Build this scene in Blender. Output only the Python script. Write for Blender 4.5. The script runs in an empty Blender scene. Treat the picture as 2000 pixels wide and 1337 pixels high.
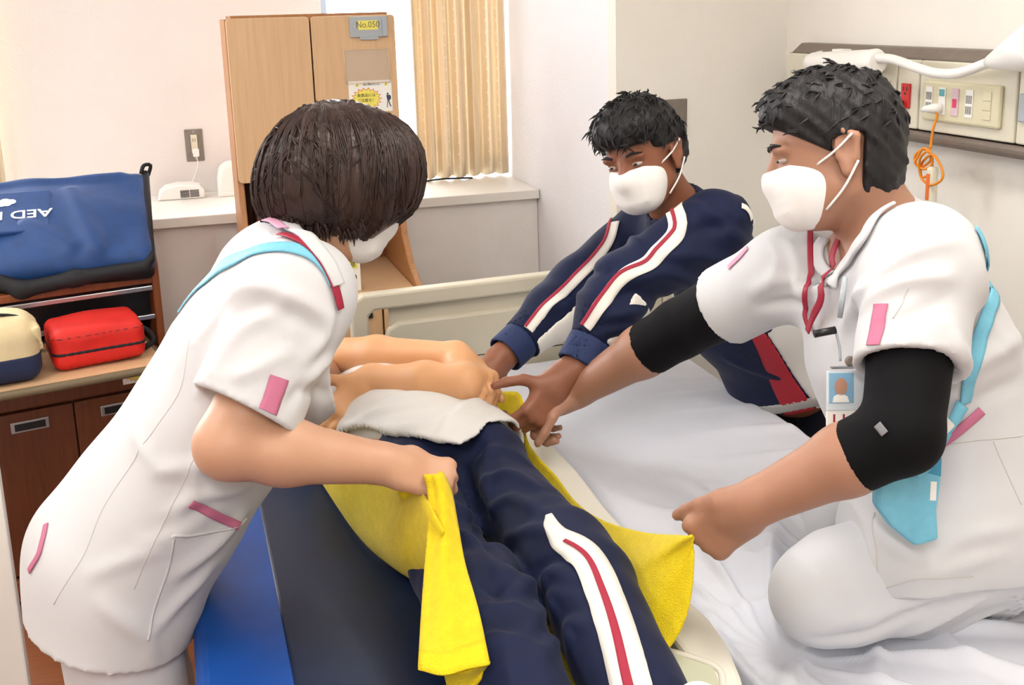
import bpy, bmesh, math, random
import numpy as np
from mathutils import Vector, Matrix
from math import sin, cos, pi, radians, sqrt, atan2

SC = bpy.context.scene
COL = SC.collection
random.seed(7)
RNG = np.random.default_rng(11)

# ------------------------------------------------------------------ camera
FPX = 2122.0; YAW = radians(17.4); PITCH = radians(13.0); ROLL = radians(-1.54); CX = 1017.0; CY = 506.0
CAM = np.array([0.0, 0.0, 1.65])
_fw = np.array([sin(YAW)*cos(PITCH), cos(YAW)*cos(PITCH), -sin(PITCH)])
_r0 = np.array([cos(YAW), -sin(YAW), 0.0]); _u0 = np.cross(_r0, _fw)
_up = _u0*cos(ROLL) - _r0*sin(ROLL); _rt = _r0*cos(ROLL) + _u0*sin(ROLL)
def at(x, y, d):
    """point of the room seen at photo pixel x, y at the distance d along the view axis"""
    return CAM + (_fw + _rt*(x-CX)/FPX - _up*(y-CY)/FPX)*d
def onp(x, y, ax, v):
    r = _fw + _rt*(x-CX)/FPX - _up*(y-CY)/FPX
    return CAM + r*((v-CAM[ax])/r[ax])
cam_d = bpy.data.cameras.new('camera'); cam = bpy.data.objects.new('camera', cam_d); COL.objects.link(cam)
cam_d.sensor_fit = 'HORIZONTAL'; cam_d.sensor_width = 36.0; cam_d.lens = 36.0*FPX/2000.0
cam_d.shift_x = (1000.0-CX)/2000.0; cam_d.shift_y = (CY-668.5)/2000.0
cam_d.clip_start = 0.05
cam.matrix_world = Matrix(((_rt[0], _up[0], -_fw[0], CAM[0]), (_rt[1], _up[1], -_fw[1], CAM[1]), (_rt[2], _up[2], -_fw[2], CAM[2]), (0, 0, 0, 1)))
SC.camera = cam

# ------------------------------------------------------------------ sky and exposure
wd = bpy.data.worlds.new('sky'); SC.world = wd; wd.use_nodes = True
bg = wd.node_tree.nodes['Background']; bg.inputs[0].default_value = (0.93, 0.96, 1.0, 1); bg.inputs[1].default_value = 24.0
SC.view_settings.view_transform = 'Standard'; SC.view_settings.look = 'None'
SC.view_settings.exposure = 0.03; SC.view_settings.gamma = 1.0; SC.view_settings.use_curve_mapping = False
def area_light(name, loc, sx, sy, power, col, rot=(0, 0, 0)):
    ld = bpy.data.lights.new(name, 'AREA'); ld.shape = 'RECTANGLE'; ld.size = sx; ld.size_y = sy; ld.energy = power; ld.color = col
    o = bpy.data.objects.new(name, ld); COL.objects.link(o); o.location = loc; o.rotation_euler = rot
    return o
CEIL = [((0.85, 1.15, 2.46), 10.0), ((-1.1, 1.9, 2.46), 16.0), ((-0.3, -0.5, 2.46), 30.0)]
for i, (l, pw) in enumerate(CEIL):
    area_light('ceiling_lamp_light', (l[0], l[1], l[2]-0.035), 0.28, 1.15, pw, (1.0, 0.985, 0.955))
# the two window openings guide the daylight sampling
for (x0, x1) in ((0.56, 1.22), (-1.9, -0.66)):
    ld = area_light('window_portal', ((x0+x1)/2, 4.37, 1.68), x1-x0, 1.28, 1.0, (1, 1, 1), (radians(-90), 0, 0)); ld.data.cycles.is_portal = True

# ------------------------------------------------------------------ materials
def lin(c):
    if isinstance(c, str): c = tuple(int(c[i:i+2], 16)/255 for i in (0, 2, 4))
    return tuple((v/12.92 if v <= 0.04045 else ((v+0.055)/1.055)**2.4) for v in c)
MATS = {}
def mat(name, col, rough=0.6, col2=None, scale=20, stretch=(1, 1, 1), bump=0.0, bscale=60, bstretch=None, metal=0.0, spec=0.5, sheen=0.0, sss=0.0, trans=0.0, alpha=1.0, detail=4, emit=None, mixpow=0.5, weave=0.0):
    if name in MATS: return MATS[name]
    m = bpy.data.materials.new(name); m.use_nodes = True; nt = m.node_tree; N = nt.nodes; L = nt.links
    b = N['Principled BSDF']; c1 = lin(col)
    b.inputs['Base Color'].default_value = (*c1, 1); b.inputs['Roughness'].default_value = rough
    b.inputs['Metallic'].default_value = metal; b.inputs['Specular IOR Level'].default_value = spec
    if sheen: b.inputs['Sheen Weight'].default_value = sheen; b.inputs['Sheen Roughness'].default_value = 0.4
    if sss: b.inputs['Subsurface Weight'].default_value = sss; b.inputs['Subsurface Radius'].default_value = (0.02, 0.008, 0.004); b.inputs['Subsurface Scale'].default_value = 0.5
    if trans: b.inputs['Transmission Weight'].default_value = trans
    if alpha < 1: b.inputs['Alpha'].default_value = alpha
    if emit: b.inputs['Emission Color'].default_value = (*lin(emit[0]), 1); b.inputs['Emission Strength'].default_value = emit[1]
    tc = N.new('ShaderNodeTexCoord')
    if col2 is not None:
        mp = N.new('ShaderNodeMapping'); mp.inputs['Scale'].default_value = stretch; L.new(tc.outputs['Object'], mp.inputs[0])
        nz = N.new('ShaderNodeTexNoise'); nz.inputs['Scale'].default_value = scale; nz.inputs['Detail'].default_value = detail; L.new(mp.outputs[0], nz.inputs[0])
        rp = N.new('ShaderNodeValToRGB'); rp.color_ramp.elements[0].position = 0.32; rp.color_ramp.elements[1].position = 0.68
        rp.color_ramp.elements[0].color = (*c1, 1); rp.color_ramp.elements[1].color = (*lin(col2), 1)
        L.new(nz.outputs[0], rp.inputs[0]); L.new(rp.outputs[0], b.inputs['Base Color'])
    if bump:
        mp2 = N.new('ShaderNodeMapping'); mp2.inputs['Scale'].default_value = bstretch or (1, 1, 1); L.new(tc.outputs['Object'], mp2.inputs[0])
        n2 = N.new('ShaderNodeTexNoise'); n2.inputs['Scale'].default_value = bscale; n2.inputs['Detail'].default_value = 3; L.new(mp2.outputs[0], n2.inputs[0])
        bp = N.new('ShaderNodeBump'); bp.inputs['Strength'].default_value = bump; bp.inputs['Distance'].default_value = 0.004
        L.new(n2.outputs[0], bp.inputs['Height']); L.new(bp.outputs[0], b.inputs['Normal'])
    MATS[name] = m
    return m

# ------------------------------------------------------------------ objects
def _base(parent):
    return Matrix.Translation(-Vector(parent.location)) if parent.type == 'EMPTY' else Matrix.Identity(4)
def tag(o, label=None, cat=None, group=None, kind=None):
    if label: o['label'] = label
    if cat: o['category'] = cat
    if group: o['group'] = group
    if kind: o['kind'] = kind
    return o
def thing(name, loc, label, cat, group=None):
    o = bpy.data.objects.new(name, None); COL.objects.link(o); o.location = tuple(float(v) for v in loc); o.empty_display_size = 0.1
    return tag(o, label, cat, group)
def link(name, me, m, parent=None, smooth=False):
    o = bpy.data.objects.new(name, me); COL.objects.link(o)
    if m is not None and not me.materials: me.materials.append(m)
    if smooth: me.polygons.foreach_set('use_smooth', [True]*len(me.polygons))
    if parent is not None: o.parent = parent; o.matrix_parent_inverse = _base(parent)
    return o
def V3(p): return Vector((float(p[0]), float(p[1]), float(p[2])))
class MB:
    """collects boxes, tubes, prisms and grids into one mesh"""
    def __init__(s, M=None): s.bm = bmesh.new(); s.M = M or Matrix.Identity(4)
    def box(s, lo, hi, bev=0.0, M=None, seg=2):
        lo = V3(lo); hi = V3(hi); T = s.M @ (M or Matrix.Identity(4))
        b2 = bmesh.new(); r = bmesh.ops.create_cube(b2, size=1.0)
        for v in b2.verts: v.co = Vector(((lo.x if v.co.x < 0 else hi.x), (lo.y if v.co.y < 0 else hi.y), (lo.z if v.co.z < 0 else hi.z)))
        if bev > 0: bmesh.ops.bevel(b2, geom=list(b2.edges), offset=bev, segments=seg, profile=0.5, affect='EDGES', clamp_overlap=True)
        s._merge(b2, T); return s
    def _merge(s, b2, T):
        mp = {}
        for v in b2.verts: mp[v] = s.bm.verts.new(T @ v.co)
        for f in b2.faces:
            try: nf = s.bm.faces.new([mp[v] for v in f.verts]); nf.smooth = f.smooth
            except ValueError: pass
        b2.free()
    def tube(s, pts, r, seg=10, cap=True, closed=False):
        pts = [V3(p) for p in pts]; n = len(pts); rr = r if isinstance(r, (list, tuple)) else [r]*n
        t0 = (pts[1]-pts[0]).normalized(); a = Vector((0, 0, 1)) if abs(t0.z) < 0.9 else Vector((1, 0, 0)); nrm = t0.cross(a).normalized(); rings = []
        for i in range(n):
            if closed: t = (pts[(i+1) % n]-pts[i-1]).normalized()
            else: t = (pts[min(i+1, n-1)]-pts[max(i-1, 0)]).normalized()
            nrm = (nrm - t*nrm.dot(t)).normalized(); bn = t.cross(nrm)
            rings.append([s.bm.verts.new(s.M @ (pts[i]+(nrm*cos(2*pi*k/seg)+bn*sin(2*pi*k/seg))*rr[i])) for k in range(seg)])
        m = n if closed else n-1
        for i in range(m):
            A = rings[i]; B = rings[(i+1) % n]
            for k in range(seg):
                f = s.bm.faces.new((A[k], A[(k+1) % seg], B[(k+1) % seg], B[k])); f.smooth = True
        if cap and not closed:
            s.bm.faces.new(rings[0][::-1]); s.bm.faces.new(rings[-1])
        return s
    def prism(s, poly, org, u, v, w, bev=0.0):
        """polygon poly in the u, v plane at org, extruded by the vector w"""
        org = V3(org); u = V3(u); v = V3(v); w = V3(w); b2 = bmesh.new()
        a = [b2.verts.new(org+u*p[0]+v*p[1]) for p in poly]; b = [b2.verts.new(org+u*p[0]+v*p[1]+w) for p in poly]; n = len(poly)
        b2.faces.new(a[::-1]); b2.faces.new(b)
        for i in range(n): b2.faces.new((a[i], a[(i+1) % n], b[(i+1) % n], b[i]))
        bmesh.ops.recalc_face_normals(b2, faces=list(b2.faces))
        if bev > 0:
            es = [e for e in b2.edges if len(e.link_faces) == 2 and e.calc_face_angle(0) > 0.6]
            bmesh.ops.bevel(b2, geom=es, offset=bev, segments=2, profile=0.5, affect='EDGES', clamp_overlap=True)
        s._merge(b2, s.M); return s
    def grid(s, P, close_u=False, smooth=True):
        n = len(P); m = len(P[0]); vs = [[s.bm.verts.new(s.M @ V3(p)) for p in row] for row in P]
        for i in range(n if close_u else n-1):
            for j in range(m-1):
                f = s.bm.faces.new((vs[i][j], vs[(i+1) % n][j], vs[(i+1) % n][j+1], vs[i][j+1])); f.smooth = smooth
        return s
    def lathe(s, prof, org, axis, seg=20):
        org = V3(org); ax = V3(axis).normalized(); a = Vector((0, 0, 1)) if abs(ax.z) < 0.9 else Vector((1, 0, 0)); u = ax.cross(a).normalized(); v = ax.cross(u)
        rings = [[s.bm.verts.new(s.M @ (org+ax*h+(u*cos(2*pi*k/seg)+v*sin(2*pi*k/seg))*max(r, 1e-4))) for k in range(seg)] for r, h in prof]
        for i in range(len(prof)-1):
            for k in range(seg):
                f = s.bm.faces.new((rings[i][k], rings[i][(k+1) % seg], rings[i+1][(k+1) % seg], rings[i+1][k])); f.smooth = True
        s.bm.faces.new(rings[0][::-1]); s.bm.faces.new(rings[-1]); return s
    def build(s, name, m, parent=None, recalc=True):
        if recalc: bmesh.ops.recalc_face_normals(s.bm, faces=list(s.bm.faces))
        me = bpy.data.meshes.new(name); s.bm.to_mesh(me); s.bm.free(); return link(name, me, m, parent)
def bx(name, lo, hi, m, parent=None, bev=0.0, M=None): return MB(M).box(lo, hi, bev).build(name, m, parent)
def struct(name, lo, hi, m, bev=0.0): return tag(bx(name, lo, hi, m, None, bev), kind='structure')
def solid(o, th, off=0.0):
    md = o.modifiers.new('thick', 'SOLIDIFY'); md.thickness = th; md.offset = off; return o
def catmull(pts, n):
    P = [np.array(p, float) for p in pts]; P = [2*P[0]-P[1]] + P + [2*P[-1]-P[-2]]; out = []; segs = len(P)-3
    for k in range(n):
        u = k/(n-1)*segs; i = min(int(u), segs-1); t = u-i; a, b, c, d = P[i:i+4]
        out.append(0.5*((2*b)+(-a+c)*t+(2*a-5*b+4*c-d)*t*t+(-a+3*b-3*c+d)*t**3))
    return out
def nrm(v): v = np.array(v, float); return v/np.linalg.norm(v)
def frame(org, u, v):
    """matrix whose x axis is u, y axis is v (made square), z their cross product"""
    u = V3(u).normalized(); v = V3(v); v = (v-u*v.dot(u)).normalized(); w = u.cross(v)
    return Matrix(((u.x, v.x, w.x, org[0]), (u.y, v.y, w.y, org[1]), (u.z, v.z, w.z, org[2]), (0, 0, 0, 1)))
def text(name, s, M, size, m, parent, thick=0.0008, ax='LEFT', sx=1.0, bold=0.0):
    """lettering as a thin solid mesh lying in the x, y plane of the matrix M"""
    cu = bpy.data.curves.new(name, 'FONT'); cu.body = s; cu.size = size; cu.extrude = thick; cu.align_x = ax; cu.align_y = 'CENTER'; cu.offset = bold; cu.resolution_u = 3
    o = bpy.data.objects.new(name+'_tmp', cu); COL.objects.link(o)
    dg = bpy.context.evaluated_depsgraph_get(); me = bpy.data.meshes.new_from_object(o.evaluated_get(dg))
    bpy.data.objects.remove(o); bpy.data.curves.remove(cu)
    me.transform(M @ Matrix.Diagonal((sx, 1, 1, 1))); me.materials.clear()
    return link(name, me, m, parent)
# ------------------------------------------------------------------ the room
m_wall = mat('wall_paper_white', 'e6e0dd', 0.85, 'e8e2df', 6, bump=0.35, bscale=90)
m_wallc = mat('wall_paper_cream', 'f3f0e8', 0.85, 'f1ede5', 6, bump=0.35, bscale=70)
m_ceil = mat('ceiling_white', 'eceae4', 0.9, bump=0.2, bscale=40)
m_floor = mat('floor_brown_vinyl', '7a4526', 0.35, '8a5230', 8, (1, 14, 1), bump=0.05)
m_alu = mat('window_aluminium', '8d98a8', 0.4, metal=0.6)
m_white = mat('white_laminate', 'ece9e2', 0.35, 'e6e2da', 5, bump=0.05)
m_offw = mat('counter_front_paint', 'ece8e4', 0.6, 'e8e3df', 9, bump=0.15, bscale=50)
XL, XR, YB, YW, YF, XP, ZC = -2.2, 1.80, -1.6, 4.2, 2.97, 1.237, 2.5
struct('floor', (XL, YB, -0.05), (XR, YW+.2, 0), m_floor)
struct('ceiling', (XL, YB, ZC), (XR, YW+.2, ZC+.05), m_ceil)
struct('wall_left', (XL-.05, YB, 0), (XL, YW+.2, ZC), m_wall)
struct('wall_back', (XL, YB-.05, 0), (XR, YB, ZC), m_wallc)
struct('wall_right', (XR, YB, 0), (XR+.05, YF, ZC), m_wallc)
struct('wall_recess', (XP, YF, 0), (XR+.05, YF+.06, ZC), m_wallc)
struct('wall_pier', (XP, YF+.06, 0), (XP+.06, YW+.2, ZC), mat('wall_pier_daylit', 'f0f0f4', .85, 'edeef2', 6, bump=.35, bscale=90))  # window daylight on the pier is put into its cooler, whiter colour
WINS = ((0.56, 1.22), (-1.9, -0.66)); WZ0, WZ1 = 1.06, 2.32
w = MB()
w.box((XL, YW, 0), (XP, YW+.16, WZ0)); w.box((XL, YW, WZ1), (XP, YW+.16, ZC))
w.box((XL, YW, WZ0), (-1.9, YW+.16, WZ1)); w.box((-0.66, YW, WZ0), (0.56, YW+.16, WZ1)); w.box((1.22, YW, WZ0), (XP, YW+.16, WZ1))
tag(w.build('wall_window', m_wall), kind='structure')
m_glass = bpy.data.materials.new('window_glass'); m_glass.use_nodes = True
_N = m_glass.node_tree.nodes; _N.remove(_N['Principled BSDF']); _t = _N.new('ShaderNodeBsdfTransparent'); _g = _N.new('ShaderNodeBsdfGlossy'); _g.inputs['Roughness'].default_value = 0.02
_x = _N.new('ShaderNodeMixShader'); _x.inputs[0].default_value = 0.07
for _a, _b in ((_t.outputs[0], _x.inputs[1]), (_g.outputs[0], _x.inputs[2]), (_x.outputs[0], _N['Material Output'].inputs[0])): m_glass.node_tree.links.new(_a, _b)
for i, (x0, x1) in enumerate(WINS):
    f = MB()
    for (a, b, c, d) in ((x0, x0+.035, WZ0, WZ1), (x1-.035, x1, WZ0, WZ1), (x0, x1, WZ0, WZ0+.035), (x0, x1, WZ1-.035, WZ1), ((x0+x1)/2-.02, (x0+x1)/2+.02, WZ0, WZ1)):
        f.box((a, YW+.09, c), (b, YW+.13, d), 0.004)
    o = tag(f.build('window_%d' % (i+1), m_alu), kind='structure')
    xm = (x0+x1)/2
    for (a, b) in ((x0+.035, xm-.02), (xm+.02, x1-.035)):
        bx('pane', (a, YW+.107, WZ0+.035), (b, YW+.111, WZ1-.035), m_glass, o)
m_base = mat('baseboard_brown', '6b4a34', 0.5)
for n, a, b in (('baseboard_right', (XR-.012, YB, 0), (XR, YF, .07)), ('baseboard_recess', (XP, YF-.012, 0), (XR-.012, YF, .07)), ('baseboard_left', (XL, YB, 0), (XL+.012, YW-.51, .07))):
    struct(n, a, b, m_base)
# ceiling lamps
m_tube = mat('lamp_diffuser', 'fff8ec', 0.5, emit=('fff4e4', 6.0))
for i, (l, pw) in enumerate(CEIL):
    t = thing('ceiling_lamp', (l[0], l[1], ZC), ['white ceiling lamp above the bed', 'white ceiling lamp above the left side of the room', 'white ceiling lamp above the doorway side of the room'][i], 'ceiling lamp', 'ceiling lamps')
    b = MB(); b.box((l[0]-.19, l[1]-.62, ZC-.035), (l[0]+.19, l[1]+.62, ZC), 0.006); b.build('housing', m_white, t)
    b = MB(); b.box((l[0]-.16, l[1]-.6, ZC-.06), (l[0]+.16, l[1]+.6, ZC-.036), 0.008); b.build('diffuser', m_tube, t)
# counter under the windows
ct = thing('window_counter', (-.4, 3.95, 0), 'long white counter running below the windows', 'counter')
YC = 3.69
bx('front_panel', (XL+.002, YC+.03, 0.0), (XP-.002, YC+.05, 0.975), m_offw, ct)
bx('counter_top', (XL+.002, YC, 0.976), (XP-.002, YW-.002, 1.01), m_white, ct, 0.003)
# curtains
def stripe_mat(name, c1, c2, c3, freq, alpha=1.0, transl=0.35):
    m = bpy.data.materials.new(name); m.use_nodes = True; nt = m.node_tree; N = nt.nodes; L = nt.links; b = N['Principled BSDF']
    uv = N.new('ShaderNodeUVMap'); sep = N.new('ShaderNodeSeparateXYZ'); L.new(uv.outputs[0], sep.inputs[0])
    mu = N.new('ShaderNodeMath'); mu.operation = 'MULTIPLY'; mu.inputs[1].default_value = freq; L.new(sep.outputs[0], mu.inputs[0])
    fr = N.new('ShaderNodeMath'); fr.operation = 'FRACT'; L.new(mu.outputs[0], fr.inputs[0])
    rp = N.new('ShaderNodeValToRGB'); rp.color_ramp.interpolation = 'CONSTANT'; E = rp.color_ramp.elements
    E[0].position = 0; E[0].color = (*lin(c1), 1); E[1].position = 0.12; E[1].color = (*lin(c2), 1)
    for p, c in ((0.5, c1), (0.56, c3)): e = E.new(p); e.color = (*lin(c), 1)
    L.new(fr.outputs[0], rp.inputs[0])
    # little diamonds woven into the wide stripe
    mp = N.new('ShaderNodeMapping'); mp.inputs['Scale'].default_value = (freq, 22, 1); L.new(uv.outputs[0], mp.inputs[0])
    vo = N.new('ShaderNodeTexVoronoi'); vo.distance = 'MANHATTAN'; vo.inputs['Scale'].default_value = 1.0; vo.inputs['Randomness'].default_value = 0.0; L.new(mp.outputs[0], vo.inputs[0])
    r2 = N.new('ShaderNodeValToRGB'); r2.color_ramp.elements[0].position = 0.10; r2.color_ramp.elements[0].color = (1, 1, 1, 1); r2.color_ramp.elements[1].position = 0.14; r2.color_ramp.elements[1].color = (0, 0, 0, 1)
    L.new(vo.outputs['Distance'], r2.inputs[0])
    mx = N.new('ShaderNodeMix'); mx.data_type = 'RGBA'; mx.inputs[7].default_value = (*lin(c1), 1); L.new(r2.outputs[0], mx.inputs[0]); L.new(rp.outputs[0], mx.inputs[6])
    L.new(mx.outputs[2], b.inputs['Base Color']); b.inputs['Roughness'].default_value = 0.85
    tr = N.new('ShaderNodeBsdfTranslucent'); L.new(mx.outputs[2], tr.inputs[0]); ms = N.new('ShaderNodeMixShader'); ms.inputs[0].default_value = transl
    L.new(b.outputs[0], ms.inputs[1]); L.new(tr.outputs[0], ms.inputs[2]); out = N['Material Output']
    if alpha < 1:
        tp = N.new('ShaderNodeBsdfTransparent'); m2 = N.new('ShaderNodeMixShader'); m2.inputs[0].default_value = 1-alpha
        L.new(ms.outputs[0], m2.inputs[1]); L.new(tp.outputs[0], m2.inputs[2]); L.new(m2.outputs[0], out.inputs[0])
    else: L.new(ms.outputs[0], out.inputs[0])
    return m
m_curt = stripe_mat('curtain_beige_stripe', 'f0e8d8', 'dccbb0', 'e2d3ba', 14, 1.0, 0.26)
m_sheer = stripe_mat('curtain_sheer', 'ffffff', 'fdf8ee', 'fffaf0', 8, 0.75, 0.6)
def curtain(name, path, z0, z1, m, parent=None, nz=14, th=0.003):
    """hanging cloth that follows the plan curve path"""
    P = catmull(path, len(path)*6); L = [0.0]
    for a, b in zip(P[:-1], P[1:]): L.append(L[-1]+float(np.linalg.norm(b-a)))
    vs = []; uv = []
    for i, p in enumerate(P):
        for k in range(nz+1):
            t = k/nz; z = z0+(z1-z0)*t
            fl = 1+0.25*(1-t)
            c = np.array([p[0], path[0][1]+(p[1]-path[0][1])*fl, z+0.006*sin(i*0.5)*(1-t)]); vs.append(tuple(c)); uv.append((L[i], t*(z1-z0)))
    n = nz+1; fs = [(i*n+k, (i+1)*n+k, (i+1)*n+k+1, i*n+k+1) for i in range(len(P)-1) for k in range(nz)]
    me = bpy.data.meshes.new(name); me.from_pydata(vs, [], fs); ul = me.uv_layers.new(name='UVMap')
    for lp in me.loops: ul.data[lp.index].uv = uv[lp.vertex_index]
    o = link(name, me, m, parent, True); return solid(o, th)
def wavy(x0, x1, y, n, amp, ph=0): return [(x0+(x1-x0)*k/(n*2), y+amp*(1 if (k+ph) % 2 else -1)*(0.7+0.3*sin(k*2.3)), 0) for k in range(n*2+1)]
c = curtain('window_curtain', wavy(.87, 1.228, 4.07, 6, .028), 1.02, 2.4, m_curt); tag(c, 'beige striped curtain gathered at the right side of the window', 'curtain')
c = curtain('window_curtain', wavy(-.86, -.575, 4.09, 5, .03), 1.04, 2.4, m_curt); tag(c, 'beige striped curtain at the far left edge behind the blue bag', 'curtain')
c = curtain('sheer_curtain', wavy(.76, 1.13, 4.13, 5, .012), 1.12, 2.4, m_sheer); tag(c, 'sheer white curtain in front of the bright window', 'curtain')
b = MB(); b.tube([(0.45, 4.13, 2.41), (1.22, 4.13, 2.41)], 0.012); tag(b.build('curtain_rail', m_alu), 'grey rail above the bright window holding its curtains', 'curtain rail')
b = MB(); b.tube([(-2.0, 4.12, 2.41), (-.5, 4.12, 2.41)], 0.012); tag(b.build('curtain_rail', m_alu), 'grey rail above the left window holding its curtain', 'curtain rail')
# upright white board at the left edge of the picture
pn = thing('partition_panel', (-.66, 2.13, 0), 'plain white upright board at the lower left edge', 'panel')
xe = float(onp(28, 1140, 1, 2.1)[0])
bx('board', (xe-.6, 2.1, .03), (xe, 2.13, 1.15), m_white, pn, 0.004)
for xx in (xe-.5, xe-.1): bx('foot', (xx-.03, 1.95, 0), (xx+.03, 2.28, .03), m_alu, pn, .004)
# ------------------------------------------------------------------ soft shapes: distance fields meshed as one skin
def smin(a, b, k):
    h = np.maximum(k-np.abs(a-b), 0)/k
    return np.minimum(a, b)-h*h*k*0.25
def _ax(u, v):
    u = nrm(u); v = np.array(v, float); v = nrm(v-u*(v@u)); return u, v, np.cross(u, v)
def cap(a, b, ra, rb=None, k=0.02):
    a = np.array(a, float); b = np.array(b, float); rb = ra if rb is None else rb; ab = b-a; l2 = max(float(ab@ab), 1e-12); R = max(ra, rb)
    def f(X, Y, Z):
        x, y, z = X-a[0], Y-a[1], Z-a[2]
        t = np.clip((x*ab[0]+y*ab[1]+z*ab[2])/l2, 0, 1)
        return np.sqrt((x-t*ab[0])**2+(y-t*ab[1])**2+(z-t*ab[2])**2)-(ra+(rb-ra)*t)
    return ('u', f, np.minimum(a, b)-R, np.maximum(a, b)+R, k)
def ecap(a, b, wa, wb, side, k=0.03):
    """tapered limb of oval section: (width along side, thickness) at either end"""
    a = np.array(a, float); b = np.array(b, float); ab = b-a; ln = np.linalg.norm(ab); n, s, t_ = _ax(ab, side); R = max(*wa, *wb)
    def f(X, Y, Z):
        x, y, z = X-a[0], Y-a[1], Z-a[2]; w = x*n[0]+y*n[1]+z*n[2]; t = np.clip(w/ln, 0, 1); w = w-t*ln
        u = x*s[0]+y*s[1]+z*s[2]; v = x*t_[0]+y*t_[1]+z*t_[2]
        W = wa[0]+(wb[0]-wa[0])*t; T = wa[1]+(wb[1]-wa[1])*t; Rm = np.minimum(W, T)
        m = np.sqrt((u/W)**2+(v/T)**2+(w/Rm)**2)+1e-6; g = np.sqrt((u/W**2)**2+(v/T**2)**2+(w/Rm**2)**2)+1e-6
        return m*(m-1)/g
    return ('u', f, np.minimum(a, b)-R, np.maximum(a, b)+R, k)
def ell(c, r, u=(1, 0, 0), v=(0, 1, 0), k=0.02):
    c = np.array(c, float); A = _ax(u, v); R = max(r)
    def f(X, Y, Z):
        x, y, z = X-c[0], Y-c[1], Z-c[2]; m = 1e-12; g = 1e-12
        for ax, rr in zip(A, r):
            q = x*ax[0]+y*ax[1]+z*ax[2]; m = m+(q/rr)**2; g = g+(q/rr**2)**2
        m = np.sqrt(m); return m*(m-1)/np.sqrt(g)
    return ('u', f, c-R, c+R, k)
def rbox(c, h, r=0.02, u=(1, 0, 0), v=(0, 1, 0), k=0.02):
    c = np.array(c, float); A = _ax(u, v); R = sqrt(sum(q*q for q in h))
    def f(X, Y, Z):
        x, y, z = X-c[0], Y-c[1], Z-c[2]; o = 0; i = None
        for ax, hh in zip(A, h):
            q = np.abs(x*ax[0]+y*ax[1]+z*ax[2])-(hh-r); o = o+np.maximum(q, 0)**2; i = q if i is None else np.maximum(i, q)
        return np.sqrt(o)+np.minimum(i, 0)-r
    return ('u', f, c-R, c+R, k)
def sub(p, k=0.02): return ('s', p[1], p[2], p[3], k)
def plane(p, n):
    """positive on the side n points to"""
    p = np.array(p, float); n = nrm(n); return lambda X, Y, Z: (X-p[0])*n[0]+(Y-p[1])*n[1]+(Z-p[2])*n[2]
def chain(pts, rs, k=0.02): return [cap(pts[i], pts[i+1], rs[i], rs[i+1], k) for i in range(len(pts)-1)]
def folds(amp, f=1.0, seed=0):
    """gentle uneven waves for cloth"""
    r = np.random.default_rng(seed); D = r.normal(size=(5, 3)); D /= np.linalg.norm(D, axis=1)[:, None]; fr = f*np.array([14, 22, 31, 43, 60.0]); ph = r.uniform(0, 6, 5)
    def g(X, Y, Z):
        v = 0
        for i in range(5): v = v+np.sin((X*D[i, 0]+Y*D[i, 1]+Z*D[i, 2])*fr[i]+ph[i])/(1+0.6*i)
        return v*amp*0.5
    return g
class Field:
    def __init__(s, groups, h, pad=0.012):
        lo = np.min([p[2] for g in groups for p in g['p'] if p[0] == 'u'], axis=0)-pad; hi = np.max([p[3] for g in groups for p in g['p'] if p[0] == 'u'], axis=0)+pad
        s.h = h; s.lo = lo; n = np.ceil((hi-lo)/h).astype(int)+2; s.n = n
        s.ax = [(lo[i]+h*np.arange(n[i])).astype(np.float32) for i in range(3)]; s.d = None
        for g in groups:
            d = np.full(n, 0.25, np.float32)
            for mode, f, l, u, k in g['p']:
                m = k+3*h
                sl = tuple(slice(max(0, int((l[i]-m-lo[i])/h)), max(0, min(n[i], int((u[i]+m-lo[i])/h)+2))) for i in range(3))
                X, Y, Z = s._g(sl)
                if X.size == 0 or Y.size == 0 or Z.size == 0: continue
                v = f(X, Y, Z).astype(np.float32)
                d[sl] = smin(d[sl], v, k) if mode == 'u' else -smin(-d[sl], v, k)
            X, Y, Z = s._g()
            if 'f' in g:
                m = np.abs(d) < 0.05; d = d+np.where(m, g['f'](X, Y, Z), 0).astype(np.float32)
            d0 = d
            for c in g.get('c', []):
                fn, th = c if isinstance(c, tuple) else (c, 0.0); pv = fn(X, Y, Z).astype(np.float32)
                d = np.maximum(d, pv)
                if th: d = np.maximum(d, -np.maximum(d0+th, -(pv+0.05)))
            s.d = d if s.d is None else smin(s.d, d, g.get('k', 0.015))
    def _g(s, sl=(slice(None),)*3): return s.ax[0][sl[0]][:, None, None], s.ax[1][sl[1]][None, :, None], s.ax[2][sl[2]][None, None, :]
    def skin(s, name, m, parent, d=None): return surf(s.d if d is None else d, s.lo, s.h, name, m, parent)
    def patch(s, name, m, parent, regions, off=0.002, depth=0.009):
        """a strip of the surface standing off a little, where every region function is negative"""
        X, Y, Z = s._g(); d = np.maximum(s.d-off, -(s.d+depth))
        for r in regions: d = np.maximum(d, r(X, Y, Z))
        return surf(d.astype(np.float32), s.lo, s.h, name, m, parent)
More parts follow.
